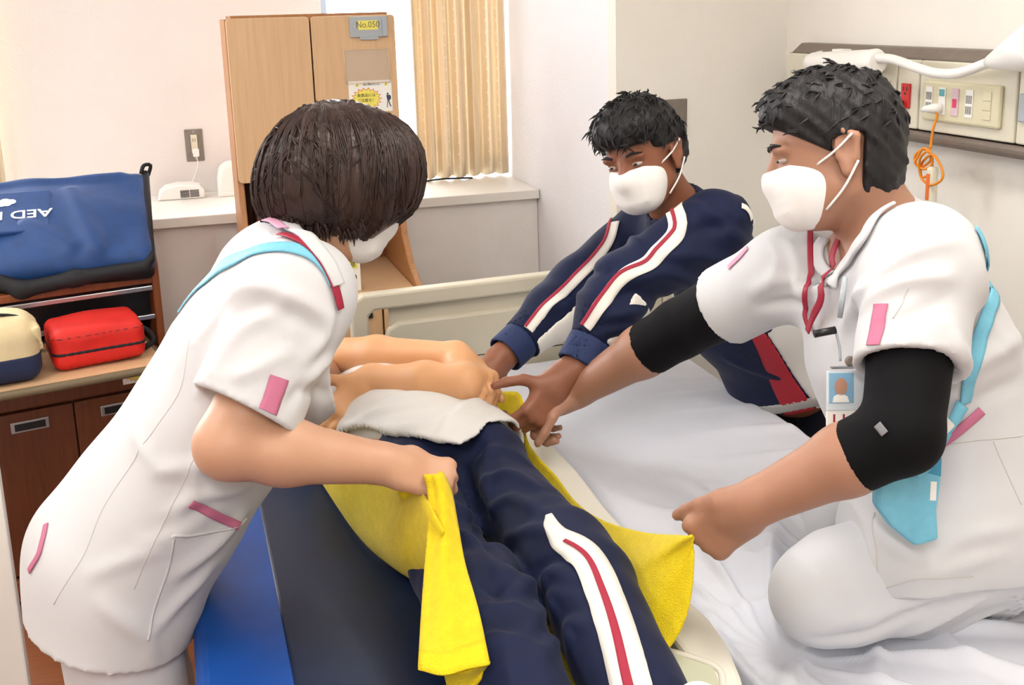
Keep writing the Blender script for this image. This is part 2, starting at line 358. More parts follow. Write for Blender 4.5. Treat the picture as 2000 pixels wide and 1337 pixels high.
def surf(d, lo, h, name, m, parent):
    ins = d < 0; n = np.array(d.shape)
    cnt = np.zeros(n-1, np.int8)
    for i in (0, 1):
        for j in (0, 1):
            for k in (0, 1): cnt += ins[i:n[0]-1+i, j:n[1]-1+j, k:n[2]-1+k]
    act = np.argwhere((cnt > 0) & (cnt < 8)); idx = np.full(n-1, -1, np.int32); idx[act[:, 0], act[:, 1], act[:, 2]] = np.arange(len(act))
    co = [(i, j, k) for i in (0, 1) for j in (0, 1) for k in (0, 1)]; cv = np.stack([d[act[:, 0]+c[0], act[:, 1]+c[1], act[:, 2]+c[2]] for c in co], 1)
    acc = np.zeros((len(act), 3)); ct = np.zeros(len(act))
    for a in range(8):
        for b in range(a+1, 8):
            df = np.array(co[b])-np.array(co[a])
            if np.abs(df).sum() != 1: continue
            va, vb = cv[:, a], cv[:, b]; x = (va < 0) != (vb < 0); t = np.where(x, va/np.where(x, va-vb, 1), 0)
            acc += np.where(x[:, None], np.array(co[a])+t[:, None]*df, 0); ct += x
    vs = (act+acc/ct[:, None])*h+lo; F = []
    for axn in range(3):
        sl0 = [slice(1, -1)]*3; sl1 = [slice(1, -1)]*3; sl0[axn] = slice(0, -1); sl1[axn] = slice(1, None)
        A = ins[tuple(sl0)]; B = ins[tuple(sl1)]; e = np.argwhere(A != B); flip = A[e[:, 0], e[:, 1], e[:, 2]]
        off = np.ones(3, int); off[axn] = 0; e = e+off; o1, o2 = [(1, 2), (2, 0), (0, 1)][axn]
        def q(a, b):
            c = e.copy(); c[:, o1] -= a; c[:, o2] -= b; return idx[c[:, 0], c[:, 1], c[:, 2]]
        Q = np.stack([q(1, 1), q(0, 1), q(0, 0), q(1, 0)], 1); Q[~flip] = Q[~flip][:, ::-1]; F.append(Q)
    F = np.concatenate(F); F = F[(F >= 0).all(1)]
    me = bpy.data.meshes.new(name); me.vertices.add(len(vs)); me.vertices.foreach_set('co', vs.astype(np.float32).ravel())
    me.loops.add(F.size); me.loops.foreach_set('vertex_index', F.ravel().astype(np.int32)); me.polygons.add(len(F))
    me.polygons.foreach_set('loop_start', np.arange(0, F.size, 4, dtype=np.int32)); me.polygons.foreach_set('loop_total', np.full(len(F), 4, np.int32))
    me.polygons.foreach_set('use_smooth', np.ones(len(F), bool)); me.update(); me.validate()
    return link(name, me, m, parent)

# ------------------------------------------------------------------ tall bedside locker
m_lwood = mat('light_beech', 'd8b48c', 0.45, 'd0aa80', 7, (14, 14, .7), bump=0.04)
m_mwood = mat('beech_edge', 'b07c52', 0.5, 'a2703f', 9, (10, 10, .7))
m_dwood = mat('dark_brown_wood', '5d3018', 0.45, '6d3b1f', 8, (14, 14, .8), bump=0.03)
m_brown = mat('brown_wood', '8a4c28', 0.45, '7a4020', 9, (12, 12, .8), bump=0.03)
m_black = mat('black_plastic', '15161a', 0.35)
m_grey = mat('grey_plastic', 'a9b1b8', 0.4)
m_chrome = mat('brushed_steel', 'b9bcc0', 0.28, metal=0.9)
m_card = mat('white_card', 'f4f3ee', 0.6)
m_yel = mat('label_yellow', 'efe46a', 0.6)
m_ink = mat('print_black', '2a2a30', 0.6)
m_gink = mat('print_grey', '77775a', 0.6)
m_red = mat('print_red', 'd8502e', 0.6)
m_navyp = mat('print_navy', '39455f', 0.6)
m_clear = mat('clear_vinyl', 'e8dccb', 0.15, alpha=0.28, spec=0.6)
LX0, LX1, LYF, LYB = 0.165, 0.675, 3.38, 3.672
lk = thing('bedside_locker', (.42, 3.45, 0), 'tall light wood bedside locker with two doors and an open niche', 'locker')
prof = [(3.12, 0), (3.12, .80), (3.15, .83), (3.27, .88), (3.35, .96), (3.385, 1.08), (3.40, 1.15), (3.40, 1.64), (LYB, 1.64), (LYB, 0)]
for x in (LX0, LX1-.02):
    MB().prism(prof, (x, 0, 0), (0, 1, 0), (0, 0, 1), (.02, 0, 0), .004).build('side_panel', m_mwood, lk)
b = MB(); b.box((LX0+.02, 3.40, 1.63), (LX1-.02, LYB, 1.65)); b.box((LX0+.02, 3.40, 1.15), (LX1-.02, LYB, 1.17)); b.box((LX0+.02, LYB-.015, .1), (LX1-.02, LYB, 1.63)); b.build('carcass', m_mwood, lk)
XM = float(onp(609, 100, 1, LYF)[0])
def rrect(x0, x1, y0, y1, r, n=4):
    P = []
    for cx, cy, a0 in ((x1-r, y1-r, 0), (x0+r, y1-r, pi/2), (x0+r, y0+r, pi), (x1-r, y0+r, 1.5*pi)):
        for k in range(n+1): a = a0+pi/2*k/n; P.append((cx+r*cos(a), cy+r*sin(a)))
    return P
for (a, c) in ((LX0+.004, XM-.002), (XM+.002, LX1-.002)):
    MB().prism(rrect(a, c, 1.152, 1.642, .012), (0, LYF, 0), (1, 0, 0), (0, 0, 1), (0, .018, 0), .002).build('door', m_lwood, lk)
bx('desk_top', (LX0+.02, 3.10, .805), (LX1-.02, LYB-.016, .825), m_lwood, lk, .004)
bx('niche_back', (LX0+.02, LYB-.024, .826), (LX1-.02, LYB-.016, 1.149), m_brown, lk)
for r, (z0, z1) in enumerate(((.69, .795), (.50, .68), (.12, .49))):
    for c2, (a, c) in enumerate(((LX0+.024, LX0+.235), (LX0+.24, LX0+.372), (LX0+.377, LX1-.024)) if r == 0 else ((LX0+.024, LX0+.372), (LX0+.377, LX1-.024))):
        dr = bx('drawer', (a, 3.105, z0), (c, 3.125, z1), m_lwood, lk, .004)
        bx('handle', (c-.075, 3.098, z1-.03), (c-.03, 3.105, z1-.014), m_black, dr, .002)
bx('lower_body', (LX0+.021, 3.126, .08), (LX1-.021, LYB-.016, .80), m_mwood, lk); bx('plinth', (LX0+.03, 3.16, 0), (LX1-.03, LYB-.02, .08), m_black, lk)
DY = LYF-.0005
def flat(px0, py0, px1, py1, z_off=0.0): a = onp(px0, py0, 1, DY-z_off); c = onp(px1, py1, 1, DY-z_off); return float(a[0]), float(c[0]), float(c[2]), float(a[2])
# number plate
x0, x1, z0, z1 = flat(681, 33, 757, 71)
np_ = thing('number_plate', ((x0+x1)/2, DY, z0), 'grey number plate reading No.050 at the top of the locker door', 'number plate')
bx('plate', (x0, DY-.008, z0), (x1, DY, z1), m_grey, np_, .002); bx('slide_bar', (x1-.016, DY-.013, z0+.002), (x1-.002, DY-.0081, z1), m_grey, np_, .001)
bx('tab', (x0+.03, DY-.009, z0-.008), (x1-.03, DY-.001, z0+.001), m_grey, np_, .001)
lb = bx('paper_label', (x0+.026, DY-.0095, z0+.022), (x1-.03, DY-.0081, z1-.012), m_yel, np_)
text('number_lettering', 'No.050', frame(((x0+x1)/2-.003, DY-.0096, (z0+z1)/2+.006), (1, 0, 0), (0, 0, 1)), .026, m_gink, lb, .0004, 'CENTER', .92)
for xx in (x0+.014, x1-.024): MB().lathe([(.004, 0), (.004, .0015)], (xx, DY-.008, (z0+z1)/2+.002), (0, -1, 0), 12).build('screw', m_chrome, np_)
# clear pocket
x0, x1, z0, z1 = flat(671, 98, 762, 160)
vp = thing('vinyl_pocket', ((x0+x1)/2, DY, z0), 'empty clear vinyl pocket stuck on the locker door', 'pocket')
bx('pocket_sheet', (x0, DY-.0022, z0), (x1, DY-.0004, z1), m_clear, vp)
b = MB()
for q in (((x0, z0), (x1, z0)), ((x0, z1), (x1, z1)), ((x0, z0), (x0, z1)), ((x1, z0), (x1, z1))): b.tube([(q[0][0], DY-.0024, q[0][1]), (q[1][0], DY-.0024, q[1][1])], .0011, 6)
b.build('welded_rim', mat('vinyl_rim', 'e3c7a6', .3), vp)
# theft warning sticker
def sticker(name, org, u, v, w, h, parent, words=True):
    M0 = frame(org, u, v); Mz = lambda z: M0 @ Matrix.Translation((0, 0, z))
    MB(M0).box((-w/2, -h/2, 0), (w/2, h/2, .0008)).build('paper', m_card, parent)
    def star(rx, ry, n, m, z, nm):
        P = []
        for k in range(2*n): a = pi*k/n; q = 1.0 if k % 2 == 0 else .78; P.append((-.10*w+rx*q*cos(a), -.08*h+ry*q*sin(a)))
        return MB(Mz(z)).prism(P, (0, 0, 0), (1, 0, 0), (0, 1, 0), (0, 0, .0003)).build(nm, m, parent)
    star(.37*w, .37*h, 18, m_red, .0008, 'burst_outline'); star(.345*w, .34*h, 18, m_yel, .0012, 'burst')
    for sx in (-.3, .37): 
        tr = MB(Mz(.0008)).prism([(sx*w-.055*w, .32*h), (sx*w+.055*w, .32*h), (sx*w, .44*h)], (0, 0, 0), (1, 0, 0), (0, 1, 0), (0, 0, .0003)).build('warning_triangle', m_yel, parent)
        MB(Mz(.0012)).box((sx*w-.006*w, .35*h, 0), (sx*w+.006*w, .40*h, .0002)).box((sx*w-.006*w, .33*h, 0), (sx*w+.006*w, .342*h, .0002)).build('exclamation_mark', m_ink, tr)
    if words:
        text('heading', '盗難防止', M0 @ Matrix.Translation((.035*w, .385*h, .001)), .115*h, m_ink, parent, .0002, 'CENTER', 1.25)
        text('lettering', '貴重品には', M0 @ Matrix.Translation((-.10*w, .03*h, .0018)), .115*h, m_ink, parent, .0002, 'CENTER', 1.05)
        text('lettering', 'ご注意を！', M0 @ Matrix.Translation((-.10*w, -.13*h, .0018)), .115*h, m_ink, parent, .0002, 'CENTER', 1.05)
    b = MB(Mz(.0008)); q = .40*w; e = (0, 0, .0003); U = ((1, 0, 0), (0, 1, 0))
    b.prism([(q+.022*w*cos(k*pi/5), .055*h+.035*h*sin(k*pi/5)) for k in range(10)], (0, 0, 0), *U, e)
    b.prism([(q-.035*w, .01*h), (q+.02*w, .02*h), (q+.03*w, -.16*h), (q-.012*w, -.17*h)], (0, 0, 0), *U, e)
    b.prism([(q+.035*w+.042*w*cos(k*pi/6), -.065*h+.085*h*sin(k*pi/6)) for k in range(12)], (0, 0, .0001), *U, e)
    b.prism([(q-.01*w, -.16*h), (q+.012*w, -.16*h), (q-.01*w, -.28*h), (q-.015*w, -.38*h), (q-.032*w, -.38*h), (q-.026*w, -.27*h)], (0, 0, .0002), *U, e)
    b.prism([(q+.008*w, -.16*h), (q+.03*w, -.16*h), (q+.05*w, -.27*h), (q+.075*w, -.34*h), (q+.062*w, -.37*h), (q+.03*w, -.30*h)], (0, 0, .0003), *U, e)
    b.build('thief_pictogram', m_navyp, parent)
x0, x1, z0, z1 = flat(680, 159, 767, 216)
st = thing('warning_sticker', ((x0+x1)/2, DY, z0), 'white theft warning sticker with yellow starburst on the locker door', 'sticker')
sticker('s', ((x0+x1)/2, DY, (z0+z1)/2), (1, 0, 0), (0, 0, 1), x1-x0, z1-z0, st)
# things in and on the locker
bt = thing('black_tray', (.27, 3.42, .826), 'black box with a grey rim in the niche of the locker', 'box')
p = onp(498, 372, 1, 3.42); zt = float(onp(500, 418, 1, 3.42)[2])
bx('shelf_block', (LX0+.05, 3.43, .826), (LX0+.2, 3.6, zt-.012), m_brown, bt, .004); bx('rim', (float(p[0]), 3.40, zt-.012), (float(p[0])+.19, 3.63, zt), m_grey, bt, .003)
MB().prism([(3.42, zt), (3.62, zt), (3.62, zt+.085), (3.47, zt+.085), (3.42, zt+.05)], (float(p[0])+.006, 0, 0), (0, 1, 0), (0, 0, 1), (.17, 0, 0), .006).build('box_body', m_black, bt)
nb = thing('number_card', (.5, 3.18, .825), 'white standing card reading NO.50 with a yellow band on the desk', 'card')
cx0 = float(onp(640, 560, 1, 3.2)[0]); cx1 = float(onp(706, 560, 1, 3.2)[0]); zc0, zc1 = .826, float(onp(690, 505, 1, 3.2)[2])
bx('card_body', (cx0, 3.2, zc0), (cx1, 3.235, zc1), m_card, nb, .002); bx('yellow_band', (cx0+.01, 3.1988, zc1-.03), (cx1-.008, 3.1999, zc1-.004), m_yel, nb)
text('card_lettering', 'NO.50', frame((cx1-.012, 3.1996, (zc0+zc1)/2-.008), (1, 0, 0), (0, 0, 1)), .026, m_ink, nb, .0004, 'RIGHT', .9, .0003)
text('band_lettering', '注意', frame((cx1-.012, 3.1985, zc1-.017), (1, 0, 0), (0, 0, 1)), .022, m_ink, nb, .0003, 'RIGHT', .9)

# ------------------------------------------------------------------ wall socket, charger and things on the counter
m_steel = mat('socket_plate_steel', '8f8880', 0.4, '857d75', 40, metal=0.5)
m_wpl = mat('white_plastic', 'f3f2ee', 0.35)
m_ivory = mat('ivory_plastic', 'dfd8c0', 0.45)
YS = YW-.0005
so = thing('wall_socket', (.06, YS, 1.13), 'steel wall socket plate above the counter with a white plug', 'socket')
a = onp(359, 253, 1, YS); c_ = onp(400, 313, 1, YS); sx0, sx1, sz0, sz1 = float(a[0]), float(c_[0]), float(c_[2]), float(a[2]); sm = (sx0+sx1)/2
bx('plate', (sx0, YS-.005, sz0), (sx1, YS, sz1), m_steel, so, .002); ins = bx('socket_insert', (sm-.011, YS-.0075, sz0+.03), (sm+.011, YS-.0051, sz1-.02), m_ivory, so, .001)
for zz in (sz1-.04,):
    for dx in (-.005, .003): bx('slot', (sm+dx, YS-.0079, zz-.006), (sm+dx+.002, YS-.0076, zz+.006), m_black, ins)
for zz in (sz1-.009, sz0+.009): MB().lathe([(.003, 0), (.003, .001)], (sm, YS-.005, zz), (0, -1, 0), 10).build('screw', m_chrome, so)
pg = thing('plug_and_cord', (sm, YS-.02, sz0+.02), 'white plug with a thin white cord in the steel wall socket', 'plug')
bx('plug', (sm-.008, YS-.034, sz0+.018), (sm+.014, YS-.0085, sz0+.048), m_wpl, pg, .004)
MB().tube(catmull([(sm+.004, YS-.03, sz0+.02), (sm+.004, YS-.045, sz0-.01), (sm-.015, YS-.06, sz0-.06), (sm-.03, YS-.075, 1.045)], 16), .0016, 6).build('cord', m_wpl, pg)
ap = thing('air_device', (0, 4.09, 1.01), 'small white rounded device with a grille on the counter', 'device')
P = [(.0, .0), (.164, .0), (.165, .03), (.15, .045), (.12, .052), (.07, .054), (.03, .047), (.008, .03)]
MB().prism(P, (-.085, 4.06, 1.0102), (1, -.02, 0), (0, 0, 1), (0, .085, 0), .006).build('housing', m_wpl, ap)
for k in range(6):
    for j in range(2): bx('grille_slot', (-.005+j*.034, 4.0555, 1.018+k*.0045), (.026+j*.034, 4.0585, 1.0202+k*.0045), m_ink, ap)
wb = thing('white_holder', (.17, 4.1, 1.01), 'white rounded dispenser on the counter partly behind the locker', 'dispenser')
P = [(.0, .0), (.13, .0), (.13, .09), (.11, .115), (.04, .12), (.012, .10), (.003, .06)]
MB().prism(P, (.126, 4.06, 1.0102), (1, 0, 0), (0, 0, 1), (0, .1, 0), .012).build('body', m_wpl, wb); bx('base_lip', (.124, 4.052, 1.0102), (.27, 4.06, 1.025), m_wpl, wb, .003)
wire = MB().tube(catmull([(.86, 4.04, 1.013), (.95, 4.03, 1.02), (1.03, 4.03, 1.018), (1.08, 4.05, 1.013)], 14), .004, 6).build('cable', m_black); tag(wire, 'short black cable lying on the counter under the curtain', 'cable')

# ------------------------------------------------------------------ bedside cabinet with pull-out table at the left
e_u = nrm((.975, .222, 0)); e_v = np.array([-e_u[1], e_u[0], 0.0])   # along its front, and back into the room
BO = np.array([-.084, 3.235, 0.0])                                     # front right foot
CB = Matrix(((e_u[0], e_v[0], 0, BO[0]), (e_u[1], e_v[1], 0, BO[1]), (0, 0, 1, 0), (0, 0, 0, 1)))
cb = thing('bedside_cabinet', (-.32, 3.35, 0), 'dark brown bedside cabinet with pull-out table at the left', 'cabinet')
W_ = .52
for xx in (-W_, -.022):
    MB(CB).prism([(.0, .06), (.0, .96), (.03, 1.03), (.06, 1.04), (.38, 1.04), (.38, .06)] if xx > -.1 else [(.0, .06), (.0, .93), (.38, .93), (.38, .06)], (xx, 0, 0), (0, 1, 0), (0, 0, 1), (.022, 0, 0), .005).build('side_panel', m_brown, cb)
bx('top_shelf', (-W_+.022, .0, .905), (-.022, .38, .928), m_brown, cb, .003, CB)
bx('back_panel', (-W_+.022, .365, .1), (-.022, .38, .904), m_dwood, cb, 0, CB)
bx('slot_back', (-W_+.022, .06, .79), (-.022, .36, .904), m_black, cb, 0, CB)
for zz in (.885, .80): bx('chrome_rail', (-W_+.024, -.006, zz), (-.024, .004, zz+.014), m_chrome, cb, .002, CB)
bx('lower_body', (-W_+.023, .02, .1), (-.023, .364, .72), m_dwood, cb, 0, CB)
bx('drawer', (-W_+.024, -.002, .60), (-.024, .019, .715), m_dwood, cb, .003, CB)
for (a, c2) in ((-W_+.024, -.274), (-.27, -.024)):
    dd = bx('door', (a, -.002, .11), (c2, .019, .592), m_dwood, cb, .003, CB)
    xm = -.40 if a < -.3 else -.15
    xm = (a+c2)/2
    bx('handle', (xm-.055, -.006, .535), (xm+.045, -.0021, .567), m_chrome, dd, .003, CB); bx('handle_recess', (xm-.045, -.0075, .541), (xm+.035, -.0061, .561), m_black, dd, 0, CB)
bx('plinth', (-W_+.01, -.012, .035), (-.01, .38, .099), m_brown, cb, .004, CB)
for xx in (-W_+.05, -.06):
    for yy in (.04, .34): MB(CB).lathe([(.017, -.012), (.018, 0), (.017, .012)], (xx, yy, .018), (1, 0, 0), 16).build('caster', m_black, cb)
TB = MB(CB).prism(rrect(-W_-.08, -.062, -.29, .15, .05, 6), (0, 0, .728), (1, 0, 0), (0, 1, 0), (0, 0, .022), .003).build('pull_out_table', m_lwood, cb)
MB(CB).tube([(p[0], p[1], .739) for p in rrect(-W_-.08, -.062, -.29, .15, .05, 6)], .012, 8, closed=True).build('table_edge', mat('table_edge_grey', '6f6048', .5), TB)
ws = thing('warning_sticker', tuple(CB @ Vector((-.1, -.004, .67))), 'small white sticker with yellow starburst below the pull-out table', 'sticker')
sticker('s2', tuple(CB @ Vector((-.083, -.0026, .655))), tuple(e_u), (0, 0, 1), .10, .075, ws, False)
# blue bag
m_blue = mat('blue_nylon', '0c3f7c', 0.6, '0a3870', 30, bump=0.25, bscale=14, sheen=0.2)
m_blackc = mat('black_webbing', '14151c', 0.75, bump=0.2, bscale=200)
m_wprint = mat('print_white', 'f2f2f2', 0.6)
bu = np.array([e_u[0], e_u[1], 0]); bu = nrm((1, .03, 0)); bv = nrm((-.03, .88, .50)); bw = np.cross(bu, bv)
BC = np.array([-.368, 3.345, 1.065])
bag = thing('blue_bag', tuple(BC-np.array([0, 0, .12])), 'large blue nylon bag with upside-down white AED lettering on the brown cabinet', 'bag')
F1 = Field([dict(p=[rbox(BC, (.275, .20, .042), .035, bu, bv), ell(BC+bw*.03-bu*.02, (.22, .15, .035), bu, bv, .04), cap(BC+bu*.06+bv*.1+bw*.05, BC+bu*.12-bv*.16+bw*.045, .006, .012, .04),
    cap(BC-bu*.06-bv*.05+bw*.06, BC+bu*.05-bv*.15+bw*.05, .008, .01, .04), cap(BC-bu*.2+bv*.16+bw*.045, BC+bu*.2+bv*.175+bw*.04, .008, .008, .03)], f=folds(.006, .9, 3))], .007)
F1.skin('bag_body', m_blue, bag)
blk = Field([dict(p=chain([BC-bu*.275-bv*.15-bw*.01, BC-bu*.16-bv*.185+bw*.005, BC-bu*.08-bv*.225-bw*.02, BC+bu*.06-bv*.215-bw*.005, BC+bu*.24-bv*.2], [.03, .026, .022, .022, .02], .02)+[rbox(BC-bw*.032, (.27, .205, .022), .02, bu, bv)]+chain([BC+bu*.262-bv*.19+bw*.02, BC+bu*.272+bv*.19+bw*.03], [.012, .012]))], .006)
blk.skin('black_piping', m_blackc, bag)
hk = MB().tube(catmull([BC+bu*.26+bv*.18+bw*.04, BC+bu*.27+bv*.20+bw*.055, BC+bu*.29+bv*.205+bw*.05, BC+bu*.28+bv*.195+bw*.02], 10), .006, 8).build('strap_loop', m_blackc, bag)
fl = MB(frame(BC+bw*.066-bu*.1, bu, bv)).box((-.185, -.085, -.01), (.105, .095, .006), .005).build('front_pocket', m_blue, bag)
def ud(x, y, z): return frame(BC-bu*.1+bu*x+bv*y+bw*z, -bu, -bv)
text('lettering', 'AED Li', ud(.112, -.012, .0738), .05, m_wprint, fl, .0006, 'LEFT', 1.15, .0006)
b = MB(frame(BC-bu*.1-bu*.012+bv*.045+bw*.0728, bu, bv))
for (ex, ey, er) in ((-.016, 0, .011), (0, .006, .012), (.016, .002, .011), (.006, -.007, .009), (-.008, -.008, .009)):
    b.prism([(ex+er*1.2*cos(k*pi/7), ey+er*sin(k*pi/7)) for k in range(14)], (0, 0, random.random()*.0003), (1, 0, 0), (0, 1, 0), (0, 0, .001))
b.build('emblem', m_wprint, fl)
# red bag
m_redc = mat('red_nylon', 'd61f12', 0.6, 'c91a10', 25, bump=0.2, bscale=30)
RC = np.array(CB @ Vector((-.212, -.125, .752+.055))); ru = nrm(e_u*.98-np.array([0, 0, 0])); rv = e_v; rw = np.array([0, 0, 1.0])
rb = thing('red_bag', tuple(RC-rw*.055), 'red zipped pouch bag with black piping on the pull-out table', 'bag')
F2 = Field([dict(p=[rbox(RC, (.118, .10, .053), .026, ru, rv), ell(RC+rw*.035, (.095, .085, .022), ru, rv, .03)], f=folds(.003, 1.3, 5))], .005)
F2.skin('bag_body', m_redc, rb)
zc = lambda z, t: (lambda X, Y, Z: np.abs(Z-(RC[2]+z))-t)
F2.patch('zip_tape', m_blackc, rb, [zc(-.008, .006)], .0015); F2.patch('piping', m_blackc, rb, [zc(.036, .0022)], .0015); F2.patch('piping', m_blackc, rb, [zc(-.044, .002)], .0015)
MB().tube(catmull([RC+ru*.10+rw*.01, RC+ru*.135-rv*.0+rw*.0, RC+ru*.15-rv*.02-rw*.03, RC+ru*.12-rv*.03-rw*.045], 12), .008, 6).build('carry_strap', m_blackc, rb)
# beige and navy bag
m_beige = mat('beige_canvas', 'dccaa2', 0.8, 'd6c297', 18, bump=0.3, bscale=60)
m_navyc = mat('navy_canvas', '1c2749', 0.8, bump=0.3, bscale=80)
GC = np.array(CB @ Vector((-.455, -.165, .752+.088)))
gb = thing('canvas_bag', tuple(GC-rw*.085), 'beige and navy canvas bag with gathered mouth beside the red bag', 'bag')
gp = [rbox(GC-rw*.01, (.095, .10, .075), .04, ru, rv), ell(GC+rw*.05, (.085, .085, .038), ru, rv, .04)]
for k in range(9): a = -.09+k*.0225; gp.append(cap(GC+ru*.092+rv*a+rw*.05, GC+ru*.1+rv*a*.9-rw*.01, .006, .005, .012))
F3 = Field([dict(p=gp, f=folds(.005, 1.4, 9))], .005)
F3.skin('bag_body', m_beige, gb); F3.patch('navy_base', m_navyc, gb, [lambda X, Y, Z: Z-(GC[2]-.018)], .003)
MB().tube(catmull([GC+ru*(-.1)-rv*.05+rw*.085, GC+ru*0-rv*.055+rw*.092, GC+ru*.07-rv*.05+rw*.07, GC+ru*.1-rv*.04+rw*.03], 14), .0045, 6).build('drawstring', m_blackc, gb)
# ------------------------------------------------------------------ service panel above the bed
m_cream = mat('cream_panel', 'dcd8c6', 0.4, 'd8d3c0', 8); m_cream2 = mat('cream_plate', 'd8d2b2', 0.4)
m_taupe = mat('taupe_metal', '7d7168', 0.45, '75695f', 30); m_seam = mat('seam_dark', '40392f', 0.6)
XC = 1.72
sp = thing('service_panel', (1.76, 2.0, 1.31), 'long cream bedside service panel on the right wall', 'wall panel')
Y0, Y1 = 0.9, 2.835
MB().prism([(1.799, 1.335), (1.735, 1.335), (1.735, 1.505), (1.765, 1.53), (1.799, 1.53)], (0, Y0, 0), (1, 0, 0), (0, 0, 1), (0, Y1-Y0, 0), .004).build('back_box', m_taupe, sp)
MB().prism([(1.799, 1.333), (1.725, 1.333), (1.72, 1.325), (1.722, 1.312), (1.735, 1.302), (1.799, 1.302)], (0, Y0, 0), (1, 0, 0), (0, 0, 1), (0, Y1-Y0, 0), .003).build('lower_moulding', m_taupe, sp)
ys = [Y1] + [float(onp(x, 150, 0, XC)[1]) for x in (1572, 1712, 1752, 1796, 1990)] + [1.55, Y0]
for a, c in zip(ys[:-1], ys[1:]): bx('panel', (XC, c+.003, 1.337), (1.7345, a-.003, 1.503), m_cream, sp, .004)
bx('seam_strip', (1.7305, Y0, 1.336), (1.7355, Y1, 1.504), m_seam, sp)
def xy(px, py, X=XC): q = onp(px, py, 0, X); return float(q[1]), float(q[2])
m_redo = mat('red_socket', 'cf2b2b', .4); m_teal = mat('teal_button', '57a9b4', .4); m_pink = mat('pink_strip', 'd9bcc6', .45); m_pinkb = mat('pink_button', 'd8365e', .4)
y1, z1 = xy(1764, 162); y0, z0 = xy(1778, 212)
rs = bx('red_socket', (XC-.006, y0, z0), (XC, y1, z1), m_redo, sp, .002)
for dy in (-.006, .006): bx('slot', (XC-.0065, (y0+y1)/2+dy-.0015, z1-.018), (XC-.0061, (y0+y1)/2+dy+.0015, z1-.008), m_ink, rs)
bx('slot', (XC-.0065, (y0+y1)/2-.003, z1-.027), (XC-.0061, (y0+y1)/2+.003, z1-.022), m_ink, rs)
yb, zb = xy(1733, 172); bx('socket_plate', (XC-.004, yb-.012, zb-.03), (XC, yb+.012, zb+.02), m_cream2, sp, .001); MB().lathe([(.008, 0), (.008, .003), (.004, .004)], (XC-.004, yb, zb+.004), (-1, 0, 0), 14).build('round_socket', m_seam, sp)
y1, z1 = xy(1811, 155); y0, z0 = xy(1957, 253)
pt = bx('control_plate', (XC-.012, y0, z0), (XC, y1, z1), m_cream2, sp, .008)
def mod(px, w, n, m): yy = y1-(px-1170)/(1810-1170)*(y1-y0); return bx(n, (XC-.0145, yy-w/2, z0+.018), (XC-.0121, yy+w/2, z1-.014), m, pt, .001), yy
for px in (1238, 1578):
    g, yy = mod(px, .024, 'speaker_grille', m_wpl)
    for r in range(2):
        for k in range(6): bx('grille_slot', (XC-.0149, yy-.0095+k*.0034, z0+.026+r*.024), (XC-.0146, yy-.008+k*.0034, z0+.044+r*.024), m_ink, g)
g, yy = mod(1352, .024, 'call_socket', m_wpl); bx('teal_button', (XC-.0155, yy-.009, z1-.034), (XC-.0146, yy+.009, z1-.018), m_teal, g, .001); PLY = yy
g, yy = mod(1462, .024, 'reset_switch', m_pink); bx('pink_button', (XC-.0155, yy-.007, (z0+z1)/2-.010), (XC-.0146, yy+.007, (z0+z1)/2+.010), m_pinkb, g, .001)
for k in range(3): bx('rocker_switch', (XC-.0145, y0+.024, z0+.018+k*.021), (XC-.0121, y0+.05, z0+.038+k*.021), m_cream2, pt, .001)
yy, zz = xy(1544+8, 140); MB().lathe([(.006, 0), (.006, .006), (.003, .012)], (XC, yy, zz), (-1, 0, 0), 12).build('small_knob', m_chrome, sp)
yy, zz = xy(1996, 210); bx('grey_socket', (XC-.01, yy-.05, zz-.03), (XC, yy, zz+.03), m_grey, sp, .003)
# black plug
yy, zz = xy(1765, 202); bp = thing('black_plug', (XC-.03, yy, zz), 'black plug and cord in the red socket', 'plug')
bx('plug_body', (XC-.035, yy-.009, zz-.009), (XC-.0065, yy+.012, zz+.009), m_black, bp, .004)
MB().tube(catmull([(XC-.03, yy+.005, zz), (XC-.04, yy+.03, zz-.002), (XC-.04, yy+.06, zz-.03), (XC-.03, yy+.07, zz-.12)], 12), .004, 6).build('cord', m_black, bp)
# reading lamp on a bent arm
lp = thing('reading_lamp', (1.66, 2.5, 1.48), 'white reading lamp with a bent arm mounted over the service panel', 'lamp'); XA = 1.665
def L3(px, py, X=XA): return onp(px, py, 0, X)
A0, A1 = L3(1578, 122), L3(1716, 121)
d = nrm(A1-A0); MB().lathe([(.012, 0), (.022, .006), (.027, .03), (.031, np.linalg.norm(A1-A0)-.04), (.033, np.linalg.norm(A1-A0)-.012), (.026, np.linalg.norm(A1-A0))], A0, d, 24).build('joint_sleeve', m_wpl, lp)
MB().tube(catmull([L3(1710, 113), L3(1745, 116), L3(1790, 132), L3(1830, 143), L3(1870, 143), L3(1905, 132), L3(1935, 120)], 30), .0115, 12).build('bent_arm', m_wpl, lp)
H0, H1 = L3(1930, 122), L3(2003, 98, 1.655); hd = nrm(H1-H0)
MB().lathe([(.012, 0), (.018, .02), (.045, np.linalg.norm(H1-H0)), (.055, np.linalg.norm(H1-H0)+.05), (.053, np.linalg.norm(H1-H0)+.055)], H0, hd, 28).build('lamp_head', m_wpl, lp)
MB().tube(catmull([L3(1582, 118, 1.69), L3(1592, 106, 1.70), L3(1606, 102, 1.71)], 8), .005, 8).build('hook', m_wpl, lp); b = MB(); b.box((1.69, L3(1624, 110)[1]-.01, L3(1624, 110)[2]-.01), (1.72, L3(1608, 110)[1], L3(1624, 100)[2]+.004), .002); b.build('bracket', m_wpl, lp)
